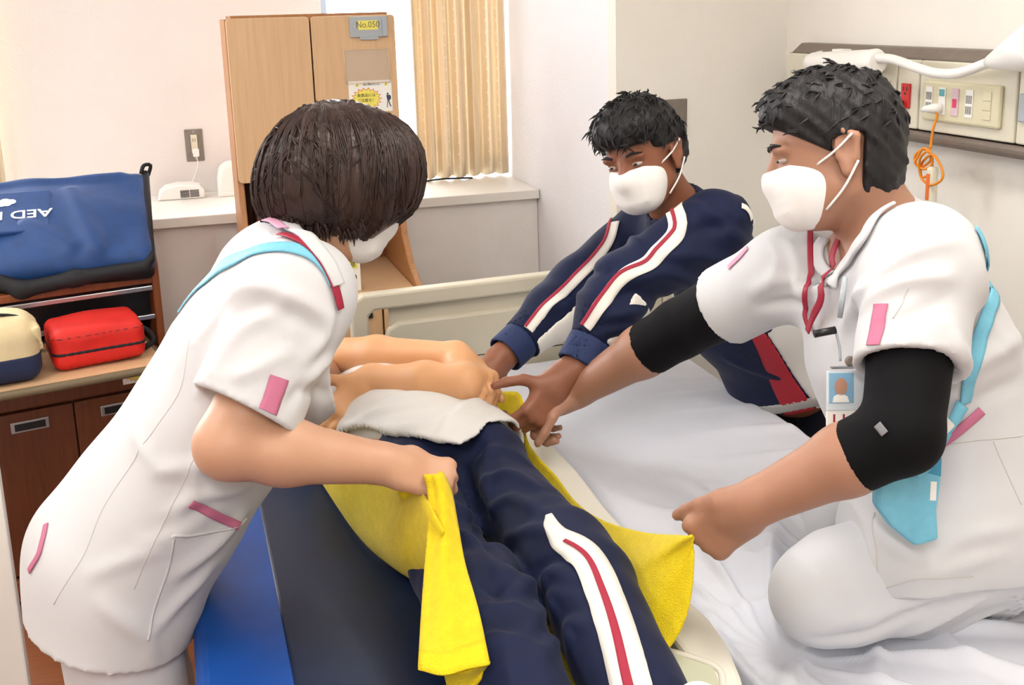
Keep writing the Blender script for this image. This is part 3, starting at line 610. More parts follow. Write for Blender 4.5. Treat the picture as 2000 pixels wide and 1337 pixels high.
# nurse call handset on an orange cord
m_orc = mat('orange_cord', 'f0931f', .45); m_orb = mat('orange_button', 'e8702a', .4)
nc = thing('call_handset', (1.70, 2.16, 1.17), 'nurse call handset with an orange button on a coiled orange cord', 'handset'); XN = 1.695
def N3(px, py, X=XN): return onp(px, py, 0, X)
q0 = np.array([XC-.015, PLY, float(N3(1845, 213)[2])]); q1 = np.array([XC-.05, PLY+.015, float(N3(1840, 214)[2])])
MB().tube([q0, q0*.6+q1*.4, q1, q1+(0, .008, -.004)], [.011, .012, .007, .004], 10).build('plug', m_wpl, nc)
cp = [q1+(0, .006, -.002), N3(1830, 222), N3(1823, 250), N3(1819, 275), N3(1816, 290), N3(1800, 292), N3(1787, 305), N3(1790, 322), N3(1808, 330), N3(1821, 318), N3(1817, 297, 1.69), N3(1803, 290, 1.688), N3(1793, 305, 1.688), N3(1788, 318, 1.69), N3(1800, 326, 1.70),
      N3(1818, 312, 1.70), N3(1812, 295, 1.685), N3(1797, 310, 1.685), N3(1797, 340, 1.70), N3(1806, 355, 1.70), N3(1820, 361, 1.68), N3(1838, 352, 1.68), N3(1841, 335, 1.68), N3(1830, 310, 1.68), N3(1818, 302, 1.682), N3(1800, 320, 1.70), N3(1800, 345, 1.705), N3(1815, 340, 1.70), N3(1821, 322, 1.70)]
MB().tube(catmull(cp, 150), .0031, 7).build('orange_cord', m_orc, nc)
hb = N3(1822, 325); ht = N3(1820, 400)
MB().box((hb[0]-.011, hb[1]-.012, ht[2]), (hb[0]+.011, hb[1]+.012, hb[2]), .008, seg=3).build('handset_body', mat('handset_ivory', 'e6e3cf', .4), nc)
bx('button_strip', (hb[0]-.0135, hb[1]-.0055, ht[2]+.012), (hb[0]-.0108, hb[1]+.0055, hb[2]-.016), m_orb, nc, .002)
q = onp(1341, 192, 1, YF); q2 = onp(1341, 216, 1, YF)
o = MB().box((float(q[0])-.07, YF-.006, float(q2[2])-.08), (float(q[0]), YF-.0003, float(q[2])), .002).build('wall_plate', m_steel); tag(o, 'grey metal plate on the cream wall behind the student', 'wall plate')

# ------------------------------------------------------------------ white bed
m_bedp = mat('bed_beige_plastic', 'd9d3bf', 0.42, 'd5ceb9', 6); m_bedw = mat('bed_white_plastic', 'e9e6da', 0.38, 'e5e1d4', 6)
m_sheet = mat('white_sheet', 'dde0ea', 0.8, 'dadde7', 12, bump=0.15, bscale=40, sheen=0.2)
ZT = .67
bed = thing('hospital_bed', (1.03, 1.9, 0), 'hospital bed with white sheet and cream end board', 'bed')
BX0, BX1, BY0, BY1 = .745, 1.345, .85, 2.815
YBD = 2.855
bo = MB()
p = [(.405, .0), (.405, .86), (.412, .885), (.435, .903), (1.33, .915), (1.352, .905), (1.358, .88), (1.358, .0)]
inn = [(.452, .0), (.452, .845), (.462, .86), (.51, .866), (.51, .0)]
# handle loop, top bar and right post
MB().prism([(.405, .42), (.405, .86), (.412, .888), (.44, .905), (1.32, .918), (1.352, .905), (1.358, .88), (1.358, .42), (1.33, .42), (1.33, .872), (.47, .86), (.452, .845), (.452, .42)], (0, YBD-.02, 0), (1, 0, 0), (0, 0, 1), (0, .045, 0), .007).build('end_board_frame', m_bedp, bed)
MB().prism([(.512, .55), (.512, .862), (1.329, .874), (1.329, .55)], (0, YBD+.002, 0), (1, 0, 0), (0, 0, 1), (0, .016, 0), .003).build('end_board_panel', m_bedp, bed)
MB().prism([(.487, .43), (.492, .76), (.505, .80), (.535, .817), (1.329, .83), (1.329, .43)], (0, YBD-.012, 0), (1, 0, 0), (0, 0, 1), (0, .03, 0), .008).build('lower_board', m_bedp, bed)
bx('board_seam', (.53, YBD-.0128, .695), (1.328, YBD-.0122, .698), m_seam, bed)
b = MB(); b.box((BX0+.01, BY0, .36), (BX1-.01, 2.83, .44), .01); b.build('bed_frame', m_bedw, bed)
for xx in (BX0+.06, BX1-.06):
    for yy in (BY0+.25, BY1-.3):
        lg = bx('leg', (xx-.025, yy-.025, .1), (xx+.025, yy+.025, .36), m_bedw, bed, .004); MB().lathe([(.045, -.015), (.05, -.01), (.05, .01), (.045, .015)], (xx, yy, .05), (1, 0, 0), 18).build('caster', m_black, lg)
# mattress with its wrinkled sheet; the kneeling man presses it down
KN = [at(1530, 1215, 1.72), at(1660, 1060, 1.95)]; HND = at(1340, 1060, 1.62)
def sheet_h(x, y):
    h = .005*sin(x*9+y*4)+.004*sin(y*13-x*7)
    for kp, dep, rad in ((KN[0], .035, .17), (KN[1], .02, .14)): r2 = ((x-kp[0])**2+(y-kp[1])**2)/rad**2; h -= dep*math.exp(-r2)
    for kp, n, ph, am in ((KN[0], 17, .4, .020), (KN[1], 13, 1.0, .012)):
        dx, dy = x-kp[0], y-kp[1]; r = sqrt(dx*dx+dy*dy); a = atan2(dy, dx); h += am*math.exp(-((r-.27)/.15)**2)*(max(0, sin(a*n+ph+1.5*sin(a*3)+r*5))**3)
    # pulls running across the far half of the bed towards its right edge
    t = (y-2.05)/.35
    if 0 < x-1.0: h += .010*math.exp(-t*t)*(max(0, sin(y*46+x*9))**2)*min(1, (x-1.0)/.2)
    h += .006*max(0, sin((x*.75+y)*17+.6*sin(x*8)))**6*math.exp(-((y-1.75)/.35)**2)
    return h
nx, ny = 130, 330; rows = []
for i in range(-7, nx+8):
    row = []
    for j in range(-7, ny+8):
        u = min(max(i/nx, 0), 1); v = min(max(j/ny, 0), 1); x = BX0+.004+(BX1-BX0-.008)*u; y = BY0+(BY1-BY0)*v
        e = min(1, min(u, 1-u)*(BX1-BX0)/.03); e2 = min(1, min(v, 1-v)*(BY1-BY0)/.03)
        z = ZT+sheet_h(x, y)*e*e2-.02*(1-sqrt(max(0, 1-(1-e)**2)))-.02*(1-sqrt(max(0, 1-(1-e2)**2)))
        ov = max(-i, i-nx, -j, j-ny, 0)
        if ov: z = z-ov*.027+.003*sin(y*23+x*17+ov); x += .004*(1 if i > nx else -1 if i < 0 else 0)*sin(ov*.45+y*30); 
        row.append((x, y, z))
    rows.append(row)
sh = MB().grid(rows).build('sheet', m_sheet, bed)
bx('mattress', (BX0+.012, BY0+.01, .441), (BX1-.012, BY1-.01, .60), mat('mattress_white', 'e4e2dc', .8), bed, .03)

# ------------------------------------------------------------------ blue stretcher alongside
m_sblue = mat('blue_vinyl', '0a4aa0', 0.38, '094494', 14, bump=0.08, bscale=25, spec=0.4); m_snavy = mat('navy_vinyl', '10213f', 0.42, '0e1d38', 14, bump=0.08, bscale=25, spec=0.35)
stc = thing('stretcher', (.33, 1.9, 0), 'patient stretcher with blue and navy vinyl mattress beside the bed', 'stretcher')
SX0, SX1 = -.05, .645
MB().box((SX0, .9, .585), (SX1, 2.79, ZT-.004), .022, seg=4).build('mattress', m_sblue, stc)
MB().box((.092, .9, ZT-.012), (SX1-.006, 2.785, ZT), .006, seg=3).build('navy_pad', m_snavy, stc)
bx('deck', (SX0+.01, .92, .545), (SX1-.01, 2.78, .584), m_bedw, stc, .008)
for xx in (SX0+.1, SX1-.14):
    for yy in (1.1, 2.55):
        lg = MB().tube([(xx, yy, .544), (xx, yy, .1)], .02, 10).build('leg', m_grey, stc); MB().lathe([(.05, -.016), (.06, -.01), (.06, .01), (.05, .016)], (xx, yy, .06), (1, 0, 0), 18).build('caster', m_black, lg)
b = MB(); b.tube([(SX0+.1, 1.1, .25), (SX1-.14, 1.1, .25)], .016); b.tube([(SX0+.1, 2.55, .25), (SX1-.14, 2.55, .25)], .016); b.tube([(.27, 1.1, .25), (.27, 2.55, .25)], .02); b.build('under_frame', m_grey, stc)
# lowered white side guard between stretcher and bed, with a hand recess
rim = [onp(px, py, 2, .71) for px, py in ((1030, 838), (1066, 853), (1127, 917), (1184, 991), (1262, 1075), (1329, 1154), (1386, 1206), (1421, 1255), (1447, 1316), (1462, 1380), (1466, 1460))]
poly = [(float(q[0]), float(q[1])) for q in rim]; poly = [(.65, poly[0][1]+.02)]+[(max(min(a, .79), .665), b_) for a, b_ in poly]+[(.65, poly[-1][1]-.01)]
GU = MB().prism(poly, (0, 0, .676), (1, 0, 0), (0, 1, 0), (0, 0, .034), .008).build('side_guard', m_bedw, stc)
hx = [onp(px, py, 2, .711) for px, py in ((1280, 1262), (1395, 1300), (1412, 1345), (1412, 1420), (1300, 1420), (1288, 1330))]
hp = [(float(q[0]), float(q[1])) for q in hx]; cxm = sum(a for a, _ in hp)/6; cym = sum(b_ for _, b_ in hp)/6
MB().tube(catmull([(a, b_, .710) for a, b_ in hp]+[(hp[0][0], hp[0][1], .710)], 40)[:-1], .0055, 8, closed=True).build('recess_lip', m_bedw, GU)
MB().prism([(cxm+(a-cxm)*.95, cym+(b_-cym)*.95) for a, b_ in hp], (0, 0, .7102), (1, 0, 0), (0, 1, 0), (0, 0, .0012)).build('recess_floor', mat('recess_greenish', 'cfd2b8', .4), GU)
q = onp(1290, 1308, 2, .712); MB().lathe([(.008, 0), (.008, .004), (.003, .008)], (float(q[0]), float(q[1]), .7115), (0, 0, 1), 14).build('bolt', m_chrome, GU)
# ------------------------------------------------------------------ people: helpers
from mathutils.bvhtree import BVHTree
A_ = lambda *v: np.array(v, float)
m_skin = mat('skin_light', 'cb9e82', 0.5, 'c49577', 9, bump=0.05, bscale=120, sss=0.12)
m_skinp = mat('skin_pale', 'dba678', 0.5, 'd39c6e', 8, bump=0.05, bscale=120, sss=0.12)
m_skint = mat('skin_tan', 'ae8169', 0.5, 'a5775f', 9, bump=0.05, bscale=120, sss=0.12)
m_skind = mat('skin_brown', '8f5a40', 0.5, '85523a', 9, bump=0.05, bscale=120, sss=0.12)
m_tunic = mat('white_tunic_cloth', 'd1d2d5', 0.75, 'cecfd2', 10, bump=0.25, bscale=26, sheen=0.15)
m_trous = mat('white_trouser_cloth', 'd4d6db', 0.75, 'd1d3d8', 10, bump=0.15, bscale=24, sheen=0.15)
m_shirt = mat('white_jersey', 'dddcd9', 0.8, 'd9d8d5', 10, bump=0.25, bscale=22, sheen=0.15)
m_navy = mat('navy_jersey', '0e1a3e', 0.75, '0b1635', 12, bump=0.3, bscale=20, sheen=0.05, spec=.3)
m_navyd = mat('navy_dark_jersey', '10142a', 0.75, bump=0.3, bscale=20)
m_pinkt = mat('pink_trim', 'c2708f', 0.7); m_pinkl = mat('pink_light', 'd69cb8', 0.7)
m_lany = mat('lanyard_red', '9c1a36', 0.5); m_sky = mat('sky_blue_strap', '79c3dd', 0.6, '70bad6', 60, bump=0.2, bscale=300)
m_mask = mat('mask_white', 'efeeec', 0.8, bump=0.12, bscale=70); m_strp = mat('stripe_white', 'ece9e2', 0.75); m_strr = mat('stripe_red', 'a3243f', 0.7)
m_arm = mat('black_arm_sleeve', '06060a', 0.8, bump=0.15, bscale=60, spec=.2); m_sock = mat('black_sock', '0c0c10', 0.8)
def hairmat(name, c1, c2, rough):
    return mat(name, c1, rough, c2, 26, (1.6, 1.6, .35), bump=0.5, bscale=110, bstretch=(1.6, 1.6, .22), spec=0.45)
m_hairb = hairmat('hair_dark_brown', '2a1a16', '3a2620', 0.36); m_hairk = hairmat('hair_black', '0d0c10', '151318', 0.55)
m_eye = mat('eye_white', 'b9aea6', .3); m_iris = mat('eye_dark', '1c1210', .15)
def hand(w, f, n, l, curl=(50, 55, 35), s=1.0, thumb=(.45, .75, .35), tcurl=.5, spread=0.0, k=.005):
    """wrist, direction to the knuckles, palm side, thumb side"""
    w = np.array(w, float); f = nrm(f); n = np.array(n, float); n = nrm(n-f*(n@f)); l = np.array(l, float); l = nrm(l-f*(l@f)-n*(l@n)); P = []
    P.append(rbox(w+f*.05*s, (.047*s, .037*s, .0145*s), .014*s, f, l, .02)); P.append(ell(w+f*.03*s+l*.02*s+n*.008*s, (.032*s, .018*s, .016*s), f, l, .012)); P.append(cap(w-f*.015*s, w+f*.02*s, .026*s, .025*s, .02))
    for i, (lo, fo, ln) in enumerate(((.0285, .088, .078), (.0095, .092, .086), (-.0095, .088, .079), (-.0275, .08, .062))):
        c = (curl[i] if isinstance(curl[0], (tuple, list)) else curl); p = w+f*fo*s+l*lo*s; a = 0; d = nrm(f+l*spread*(1.5-i)*.15); r = (.0098, .0098, .0093, .0083)[i]*s
        P.append(ell(p+n*(-.004)*s, (.014*s, .0105*s, .011*s), f, l, .008))
        for j, q in enumerate((.45, .31, .24)):
            a += radians(c[j]); dd = d*cos(a)+n*sin(a); e = p+dd*ln*q*s; P.append(cap(p, e, r*(1-.07*j), r*(.93-.08*j), k if j == 0 else .004)); p = e
    p = w+f*.028*s+l*.03*s; d = nrm(f*thumb[0]+l*thumb[1]+n*thumb[2]); e = p+d*.038*s; P.append(cap(p, e, .0145*s, .0115*s, .012))
    d2 = nrm(d*(1-tcurl)+f*tcurl*.8+n*tcurl*.5-l*tcurl*.3); e2 = e+d2*.034*s; P.append(cap(e, e2, .0112*s, .010*s, .004)); P.append(cap(e2, e2+nrm(d2+f*.3)*.024*s, .010*s, .0085*s, .004))
    return P
def headp(c, fw, up, s=1.0):
    """skull, jaw, nose, brow, ears and neck root; sd points to the person's left"""
    c = np.array(c, float); fw = nrm(fw); up = np.array(up, float); up = nrm(up-fw*(up@fw)); sd = np.cross(up, fw); E = lambda a, b, d: c+(fw*a+sd*b+up*d)*s
    P = [ell(E(-.012, 0, .025), (.095*s, .073*s, .088*s), fw, sd, .03), ell(E(.034, 0, -.035), (.054*s, .060*s, .078*s), fw, sd, .03), ell(E(.042, 0, -.088), (.04*s, .042*s, .028*s), fw, sd, .03)]
    P += [cap(E(.005, .045, -.065), E(.05, .022, -.092), .018*s, .016*s, .03), cap(E(.005, -.045, -.065), E(.05, -.022, -.092), .018*s, .016*s, .03)]
    P += [cap(E(.082, .022, .018), E(.076, .045, .014), .009*s, .008*s, .012), cap(E(.082, -.022, .018), E(.076, -.045, .014), .009*s, .008*s, .012)]
    for q in (1, -1): P.append(sub(ell(E(.098, .031*q, -.004), (.016*s, .018*s, .011*s), fw, sd), .012))
    P += [cap(E(.086, 0, .004), E(.104, 0, -.032), .008*s, .012*s, .012), ell(E(.094, .012, -.036), (.012*s, .009*s, .008*s), fw, sd, .008), ell(E(.094, -.012, -.036), (.012*s, .009*s, .008*s), fw, sd, .008)]
    P += [cap(E(.086, .016, -.062), E(.086, -.016, -.062), .007*s, .007*s, .008), cap(E(.083, .014, -.071), E(.083, -.014, -.071), .007*s, .007*s, .008)]
    for q in (1, -1):
        P += [ell(E(-.012, .078*q, -.012), (.019*s, .007*s, .032*s), fw+sd*.0, sd*q-fw*.35, .006), cap(E(-.03, .084*q, .006), E(-.022, .083*q, -.028), .006*s, .005*s, .006), cap(E(-.012, .084*q, .02), E(-.03, .084*q, .008), .006*s, .006*s, .006), ell(E(-.008, .078*q, -.042), (.011*s, .006*s, .010*s), fw, sd, .006)]
        P.append(sub(ell(E(-.010, .086*q, -.008), (.010*s, .006*s, .016*s), fw, sd), .006))
    return P, E, sd
def face_bits(E, fw, sd, parent, s=1.0, brows=True, hm=None, squint=.55):
    for q in (1, -1):
        c = E(.076, .031*q, -.003); up = np.cross(fw, sd)
        me = Field([dict(p=[ell(c, (.012*s, .013*s, .012*s*squint), fw, sd, .004)])], .003); e = me.skin('eye', m_eye, parent)
        Field([dict(p=[ell(c+fw*.0085*s, (.005*s, .0065*s, .0062*s*squint*1.3), fw, sd, .004)])], .0018).skin('iris', m_iris, e)
        if brows: MB().tube([E(.0915, .018*q, .019), E(.0905, .034*q, .024), E(.079, .052*q, .020)], [.003*s, .0035*s, .0015*s], 6).build('eyebrow', hm, parent)
def bvh(*objs):
    vs = []; fs = []
    for o in objs:
        b = len(vs); vs += [v.co.copy() for v in o.data.vertices]; fs += [tuple(b+i for i in p.vertices) for p in o.data.polygons]
    return BVHTree.FromPolygons(vs, fs)
def hitp(B, px, py):
    r = _fw+_rt*(px-CX)/FPX-_up*(py-CY)/FPX; h = B.ray_cast(V3(CAM), V3(r).normalized())
    return None if h[0] is None else (np.array(h[0]), np.array(h[1]))
def guide(B, pts):
    H = [hitp(B, *p) if len(p) == 2 else (np.array(p, float), None) for p in pts]; ds = [None if h is None else float((h[0]-CAM) @ _fw) for h in H]; ok = [i for i, d in enumerate(ds) if d is not None]; G = []
    for i, (p, h) in enumerate(zip(pts, H)):
        if h is not None: G.append(h[0])
        elif ok: G.append(at(p[0], p[1], ds[min(ok, key=lambda j: abs(j-i))]))
        else: g = at(p[0], p[1], 2.0); G.append(np.array(B.find_nearest(V3(g))[0]))
    return G
def band(name, B, pts, width, m, parent, off=.003, n=40, th=.0016, snap=True):
    """cloth band laid on the surface B through guide points: (px, py) seen on the surface, or (x, y, z) next to it"""
    G = guide(B, pts)
    C = catmull(G, n); Q = []; Nn = []
    for c in C:
        loc, no, _, _ = B.find_nearest(V3(c)); no = np.array(no); Q.append(np.array(loc) if snap else c); Nn.append(no)
    Nn = [nrm(sum(Nn[max(0, i-2):i+3])) for i in range(n)]; Q = [sum(Q[max(0, i-1):i+2])/len(Q[max(0, i-1):i+2]) for i in range(n)]; rows = []
    for i in range(n):
        t = Q[min(i+1, n-1)]-Q[max(i-1, 0)]; la = nrm(np.cross(Nn[i], t)); row = []
        wd = width(i/(n-1)) if callable(width) else width
        for k in (-1, -.5, 0, .5, 1):
            p = Q[i]+la*k*wd/2
            if snap:
                loc, no, _, dist = B.find_nearest(V3(p)); pp = np.array(loc); p = pp if dist < .015 else p
            row.append(p+Nn[i]*off)
        rows.append(row)
    o = MB().grid(rows).build(name, m, parent); return solid(o, th, 0)
def seam(name, B, pts, r, m, parent, n=40, off=0.0):
    G = guide(B, pts); Q = []
    for c in catmull(G, n): loc, no, _, _ = B.find_nearest(V3(c)); Q.append(np.array(loc)+np.array(no)*off)
    return MB().tube(Q, r, 5).build(name, m, parent)
def crease(o, L):
    """raise (+) or sink (-) the cloth along lines drawn on its surface: (points, height, half width)"""
    B = bvh(o); me = o.data; n = len(me.vertices); co = np.empty(n*3, np.float32); me.vertices.foreach_get('co', co); co = co.reshape(-1, 3); no = np.empty(n*3, np.float32); me.vertices.foreach_get('normal', no); no = no.reshape(-1, 3); off = np.zeros(n, np.float32)
    for pts, amp, w in L:
        C = [np.array(B.find_nearest(V3(c))[0]) for c in catmull(guide(B, pts), 14)]; lo = np.min(C, axis=0)-3*w; hi = np.max(C, axis=0)+3*w
        idx = np.nonzero(((co > lo) & (co < hi)).all(1))[0]
        if not len(idx): continue
        p = co[idx]; best = np.full(len(idx), 1e9); par = np.zeros(len(idx))
        for i in range(13):
            a, b = C[i], C[i+1]; ab = b-a; t = np.clip(((p-a) @ ab)/max(ab @ ab, 1e-12), 0, 1); d = np.linalg.norm(p-a-t[:, None]*ab, axis=1); m = d < best; best[m] = d[m]; par[m] = (i+t[m])/13
        off[idx] += 1.35*amp*np.exp(-(best/w)**2)*np.sin(np.pi*np.clip(par*.86+.07, 0, 1))**.6
    co += no*off[:, None]; me.vertices.foreach_set('co', co.ravel()); me.update(); return o
def rows(px0, px1, n, dx, amp, w, bow=10):
    """n creases side by side from the line px0 to the line px1"""
    L = []
    for i in range(n):
        t = i/(max(n-1, 1)); a = (px0[0]+(px1[0]-px0[0])*t, px0[1]+(px1[1]-px0[1])*t); b = (a[0]+dx[0], a[1]+dx[1]); m = ((a[0]+b[0])/2+bow*(1 if i % 2 else -.6), (a[1]+b[1])/2+bow*.7); L.append(([a, m, b], amp*(.6+.4*((i*37) % 5)/4), w))
    return L
def strands(c, axes, rad, fn, n, m, name, parent, seed=1, r0=.0016, clip=None):
    """fine locks lying over the hair: fn(u, v, t) gives a point, u and v random"""
    rg = np.random.default_rng(seed); mb = MB()
    for _ in range(n):
        P = fn(rg.random(), rg.random(), rg)
        if P is None or len(P) < 4: continue
        L = len(P); mb.tube(P, [r0*(.45+.55*sin(pi*min(.95, .15+.85*i/(L-1)))) for i in range(L)], 4, cap=False)
    return mb.build(name, m, parent)

# ------------------------------------------------------------------ the patient lying on the stretcher
pa = thing('person', (.46, 1.9, ZT), 'patient lying on the back with crossed bare arms, white shirt and navy track pants', 'person')
Pv, Ch, Sh_, Nk, Hd = A_(.455, 1.96, .785), A_(.41, 2.24, .785), A_(.365, 2.42, .785), A_(.325, 2.50, .79), A_(.285, 2.60, .79)
ax_t = nrm(Sh_-Pv); sd_t = nrm(np.cross(ax_t, (0, 0, 1)))     # sd_t towards +x
shR, shL = Sh_-sd_t*.155+A_(0, -.02, .015), Sh_+sd_t*.155+A_(0, -.02, .015)
elR, wrR = at(640, 695, 2.46), at(893, 694, 2.30); elL, wrL = at(906, 748, 2.21), at(722, 742, 2.29)
hipL, hipR = A_(.508, 1.90, .77), A_(.372, 1.90, .77); knL, knR = A_(.540, 1.47, .775), A_(.378, 1.46, .765); anL, anR = A_(.51, 1.07, .735), A_(.36, 1.06, .735)
hp_, HE, hsd = headp(Hd+A_(0, .03, .015), A_(-.12, -.12, 1), A_(-.3, .95, .1), .98)
P = [ecap(Pv, Ch, (.135, .075), (.13, .08), sd_t, .04), ecap(Ch, Sh_, (.13, .08), (.12, .06), sd_t, .04), cap(Sh_, Nk+A_(-.02, .05, 0), .06, .05, .04)]
P += [cap(shR, elR, .046, .040, .03), cap(elR, elR*.6+wrR*.4, .041, .043, .02), cap(elR*.6+wrR*.4, wrR, .043, .028, .02), cap(shL, elL, .046, .036, .03), cap(elL, elL*.6+wrL*.4, .037, .041, .015), cap(elL*.6+wrL*.4, wrL, .041, .03, .02)]
P += chain([hipR, knR, anR], [.042, .040, .038], .03)+chain([hipL, knL, anL], [.042, .040, .038], .03)+[cap(anR, anR+A_(0, -.05, .09), .035, .025, .03), cap(anL, anL+A_(.02, -.05, .09), .035, .025, .03)]
fR = nrm(at(938, 730, 2.24)-wrR); P += hand(wrR+fR*.01, fR, nrm(A_(-.5, .2, -1)), nrm(-_up*.2+_fw*.9), curl=(38, 45, 30), s=.98, thumb=(.75, .45, .3))
fL = nrm(at(655, 815, 2.24)-wrL); P += hand(wrL+fL*.005, fL, nrm(A_(-.2, .8, -.55)), nrm(_rt*.2+_up*.8), curl=(18, 22, 14), s=1.0)
P += hp_
FB = Field([dict(p=P)], .0048); FB.skin('body', m_skinp, pa)
hr = Field([dict(p=[ell(HE(-.02, 0, .035), (.10, .084, .095), A_(-.12, -.12, 1), hsd, .02)], f=folds(.004, 4, 2), c=[lambda X, Y, Z: -(plane(HE(.045, 0, .03), A_(-.12, -.12, 1)+0)(X, Y, Z)*-1)])], .006); hr.skin('hair', m_hairk, pa)
face_bits(HE, nrm(A_(-.12, -.12, 1)), hsd, pa, .98, True, m_hairk, .12)
hem = lambda X, Y, Z: np.interp(X, [.2, .26, .33, .40, .44, .48, .52, .57, .62, .68], [2.20, 2.12, 1.98, 1.85, 1.805, 1.83, 1.89, 1.925, 1.99, 2.05])-Y+0*Z
sp_ = [ecap(Pv+ax_t*-.14+A_(0, 0, -.004), Ch+A_(0, 0, .006), (.163, .102), (.176, .113), sd_t, .05), ecap(Ch, Sh_, (.176, .111), (.15, .085), sd_t, .05), cap(Sh_, Nk, .075, .06, .03)]
FS = Field([dict(p=sp_, f=folds(.0045, 1.3, 4), c=[(hem, .009), lambda X, Y, Z: .682-Z]), dict(p=[cap(shR+A_(0, .03, 0), shR*.55+elR*.45, .075, .066, .03), cap(shL+A_(0, .03, 0), shL*.55+elL*.45, .075, .066, .03)], c=[(plane(shL*.55+elL*.45, elL-shL), .008), (plane(shR*.55+elR*.45, elR-shR), .008)], f=folds(.003, 1.5, 1))], .0055)
shirt = FS.skin('shirt', m_shirt, pa)
crease(shirt, [([(680, 835), (760, 800), (850, 790)], .006, .012), ([(700, 860), (800, 835), (880, 815)], .006, .012), ([(720, 800), (800, 770), (880, 775)], .005, .012), ([(860, 850), (900, 800), (940, 780)], .007, .013), ([(900, 850), (940, 820), (970, 800)], -.005, .012)])
pp = [ecap(Pv+ax_t*.03, Pv-ax_t*.05, (.146, .094), (.14, .092), sd_t, .05)]
for hp2, kn, an in ((hipL, knL, anL), (hipR, knR, anR)):
    pp += [cap(hp2, kn+A_(-.012, .12, 0), .084, .070, .014), cap(kn+A_(-.012, .12, 0), kn+A_(0, .05, 0), .070, .076, .014), cap(kn+A_(0, .06, 0), kn, .076, .076, .014), cap(kn+A_(0, .06, 0), kn+A_(0, -.04, .002), .078, .075, .014), cap(kn+A_(0, -.04, .002), an, .075, .062, .014)]
def wrinkle(a, b, r, k=.022):
    a = np.array(a, float); b = np.array(b, float); m = (a+b)/2; return [cap(a, m, r*.25, r, k), cap(m, b, r, r*.2, k)]
for a, b in (((.56, 1.66, .875), (.60, 1.60, .865)), ((.40, 1.50, .868), (.33, 1.49, .85)), ((.475, 1.88, .865), (.462, 1.6, .85)), ((.462, 1.6, .85), (.445, 1.1, .83))): pp.append(sub(cap(a, b, .012), .03))
FP = Field([dict(p=pp, f=folds(.004, 1.2, 8), c=[lambda X, Y, Z: .676-Z, (plane(anL+A_(0, -.03, 0), (0, -1, 0)), .008)])], .0055)
pnt = FP.skin('track_pants', m_navy, pa)
crease(pnt, [([(935, 900), (985, 880), (1030, 905)], .007, .012), ([(940, 950), (990, 925), (1045, 950)], .008, .013), ([(955, 1000), (1000, 975), (1060, 1000)], .007, .012), ([(990, 1050), (1040, 1035), (1090, 1045)], .007, .013), ([(1000, 1100), (1050, 1110), (1110, 1090)], -.006, .013), ([(1010, 1150), (1070, 1120), (1120, 1130)], .008, .014), ([(1030, 1230), (1080, 1170), (1130, 1170)], .008, .015), ([(1050, 1290), (1110, 1230), (1150, 1220)], .007, .014),
    ([(870, 980), (910, 1000), (950, 1040)], .007, .013), ([(880, 1040), (930, 1060), (975, 1110)], .008, .014), ([(920, 1120), (960, 1140), (1000, 1130)], -.007, .014), ([(930, 1200), (980, 1180), (1020, 1190)], .008, .015), ([(930, 1270), (980, 1240), (1040, 1260)], .007, .014), ([(890, 880), (905, 920), (930, 1000), (960, 1100), (1000, 1250)], -.012, .02), ([(960, 870), (950, 920), (960, 1000)], .006, .012)])
sq = [(1072, 1005), (1080, 1032), (1105, 1058), (1150, 1090), (1178, 1150), (1205, 1230), (1232, 1337), (1250, 1420)]; BPn = bvh(pnt)
band('side_stripe', BPn, sq, lambda t: .010+.040*min(1, t*3.2)+.010*t, m_strp, pa, .003, 60)
band('side_stripe_red', BPn, [(a-3, b) for a, b in sq[2:]], lambda t: .006+.009*t, m_strr, pa, .0055, 50)
for o, an in (('L', anL), ('R', anR)):
    Field([dict(p=[cap(an+A_(0, .03, 0), an+A_(0, -.035, .01), .046, .044, .03), cap(an+A_(0, -.03, 0), an+A_(.01, -.06, .11), .042, .032, .03), cap(an+A_(0, -.01, -.03), an+A_(0, -.04, -.03), .03, .03, .02)])], .006).skin('sock', m_strp, pa)
# ------------------------------------------------------------------ nurse at the left, bending over the stretcher
wo = thing('person', (-.16, 1.84, 0), 'nurse with dark brown bob hair in a white tunic bending over at the left', 'person')
D0 = 1.85
tA, tB, tC, tD, tE, tH = at(540, 545, D0), at(500, 680, D0), at(415, 825, D0), at(325, 960, D0), at(238, 1085, D0), at(205, 1230, D0)
sdw = A_(0, 1, 0)                                                    # to her left, away from the camera
nkb = at(582, 482, 1.87); hc = at(676, 362, 1.875)
shr, shl = at(575, 590, 1.71), at(560, 560, 2.02)
elr, wrr = at(448, 868, 1.63), at(752, 905, 1.69)
ell_, wrl = A_(.17, 2.14, 1.0), A_(.27, 2.33, .87)
hipr, hipl = A_(-.165, 1.75, .76), A_(-.165, 1.93, .76); knr, knl = A_(-.16, 1.75, .43), A_(-.16, 1.93, .43); anr, anl = A_(-.19, 1.75, .07), A_(-.19, 1.93, .07)
hf = nrm(_rt*.90-_up*.42+_fw*.18); hu = nrm(_rt*.42+_up*.90)
hp_, WE, wsd = headp(hc, hf, hu, .97)
P = [ecap(tE, tD, (.135, .095), (.125, .09), sdw, .05), ecap(tD, tB, (.125, .09), (.13, .10), sdw, .05), ecap(tB, tA, (.13, .10), (.12, .07), sdw, .05), cap(tA, nkb, .075, .055, .04), cap(nkb, WE(-.025, 0, -.06), .055, .052, .03)]
P += [cap(tA+A_(.03, -.05, 0), shr, .06, .055, .04), cap(tA+A_(.03, .05, 0), shl, .06, .055, .04), cap(shr, elr, .054, .050, .03), cap(elr, elr*.65+wrr*.35, .050, .050, .02), cap(elr*.65+wrr*.35, wrr, .050, .031, .02), cap(shl, ell_, .052, .044, .03), cap(ell_, wrl, .044, .03, .02)]
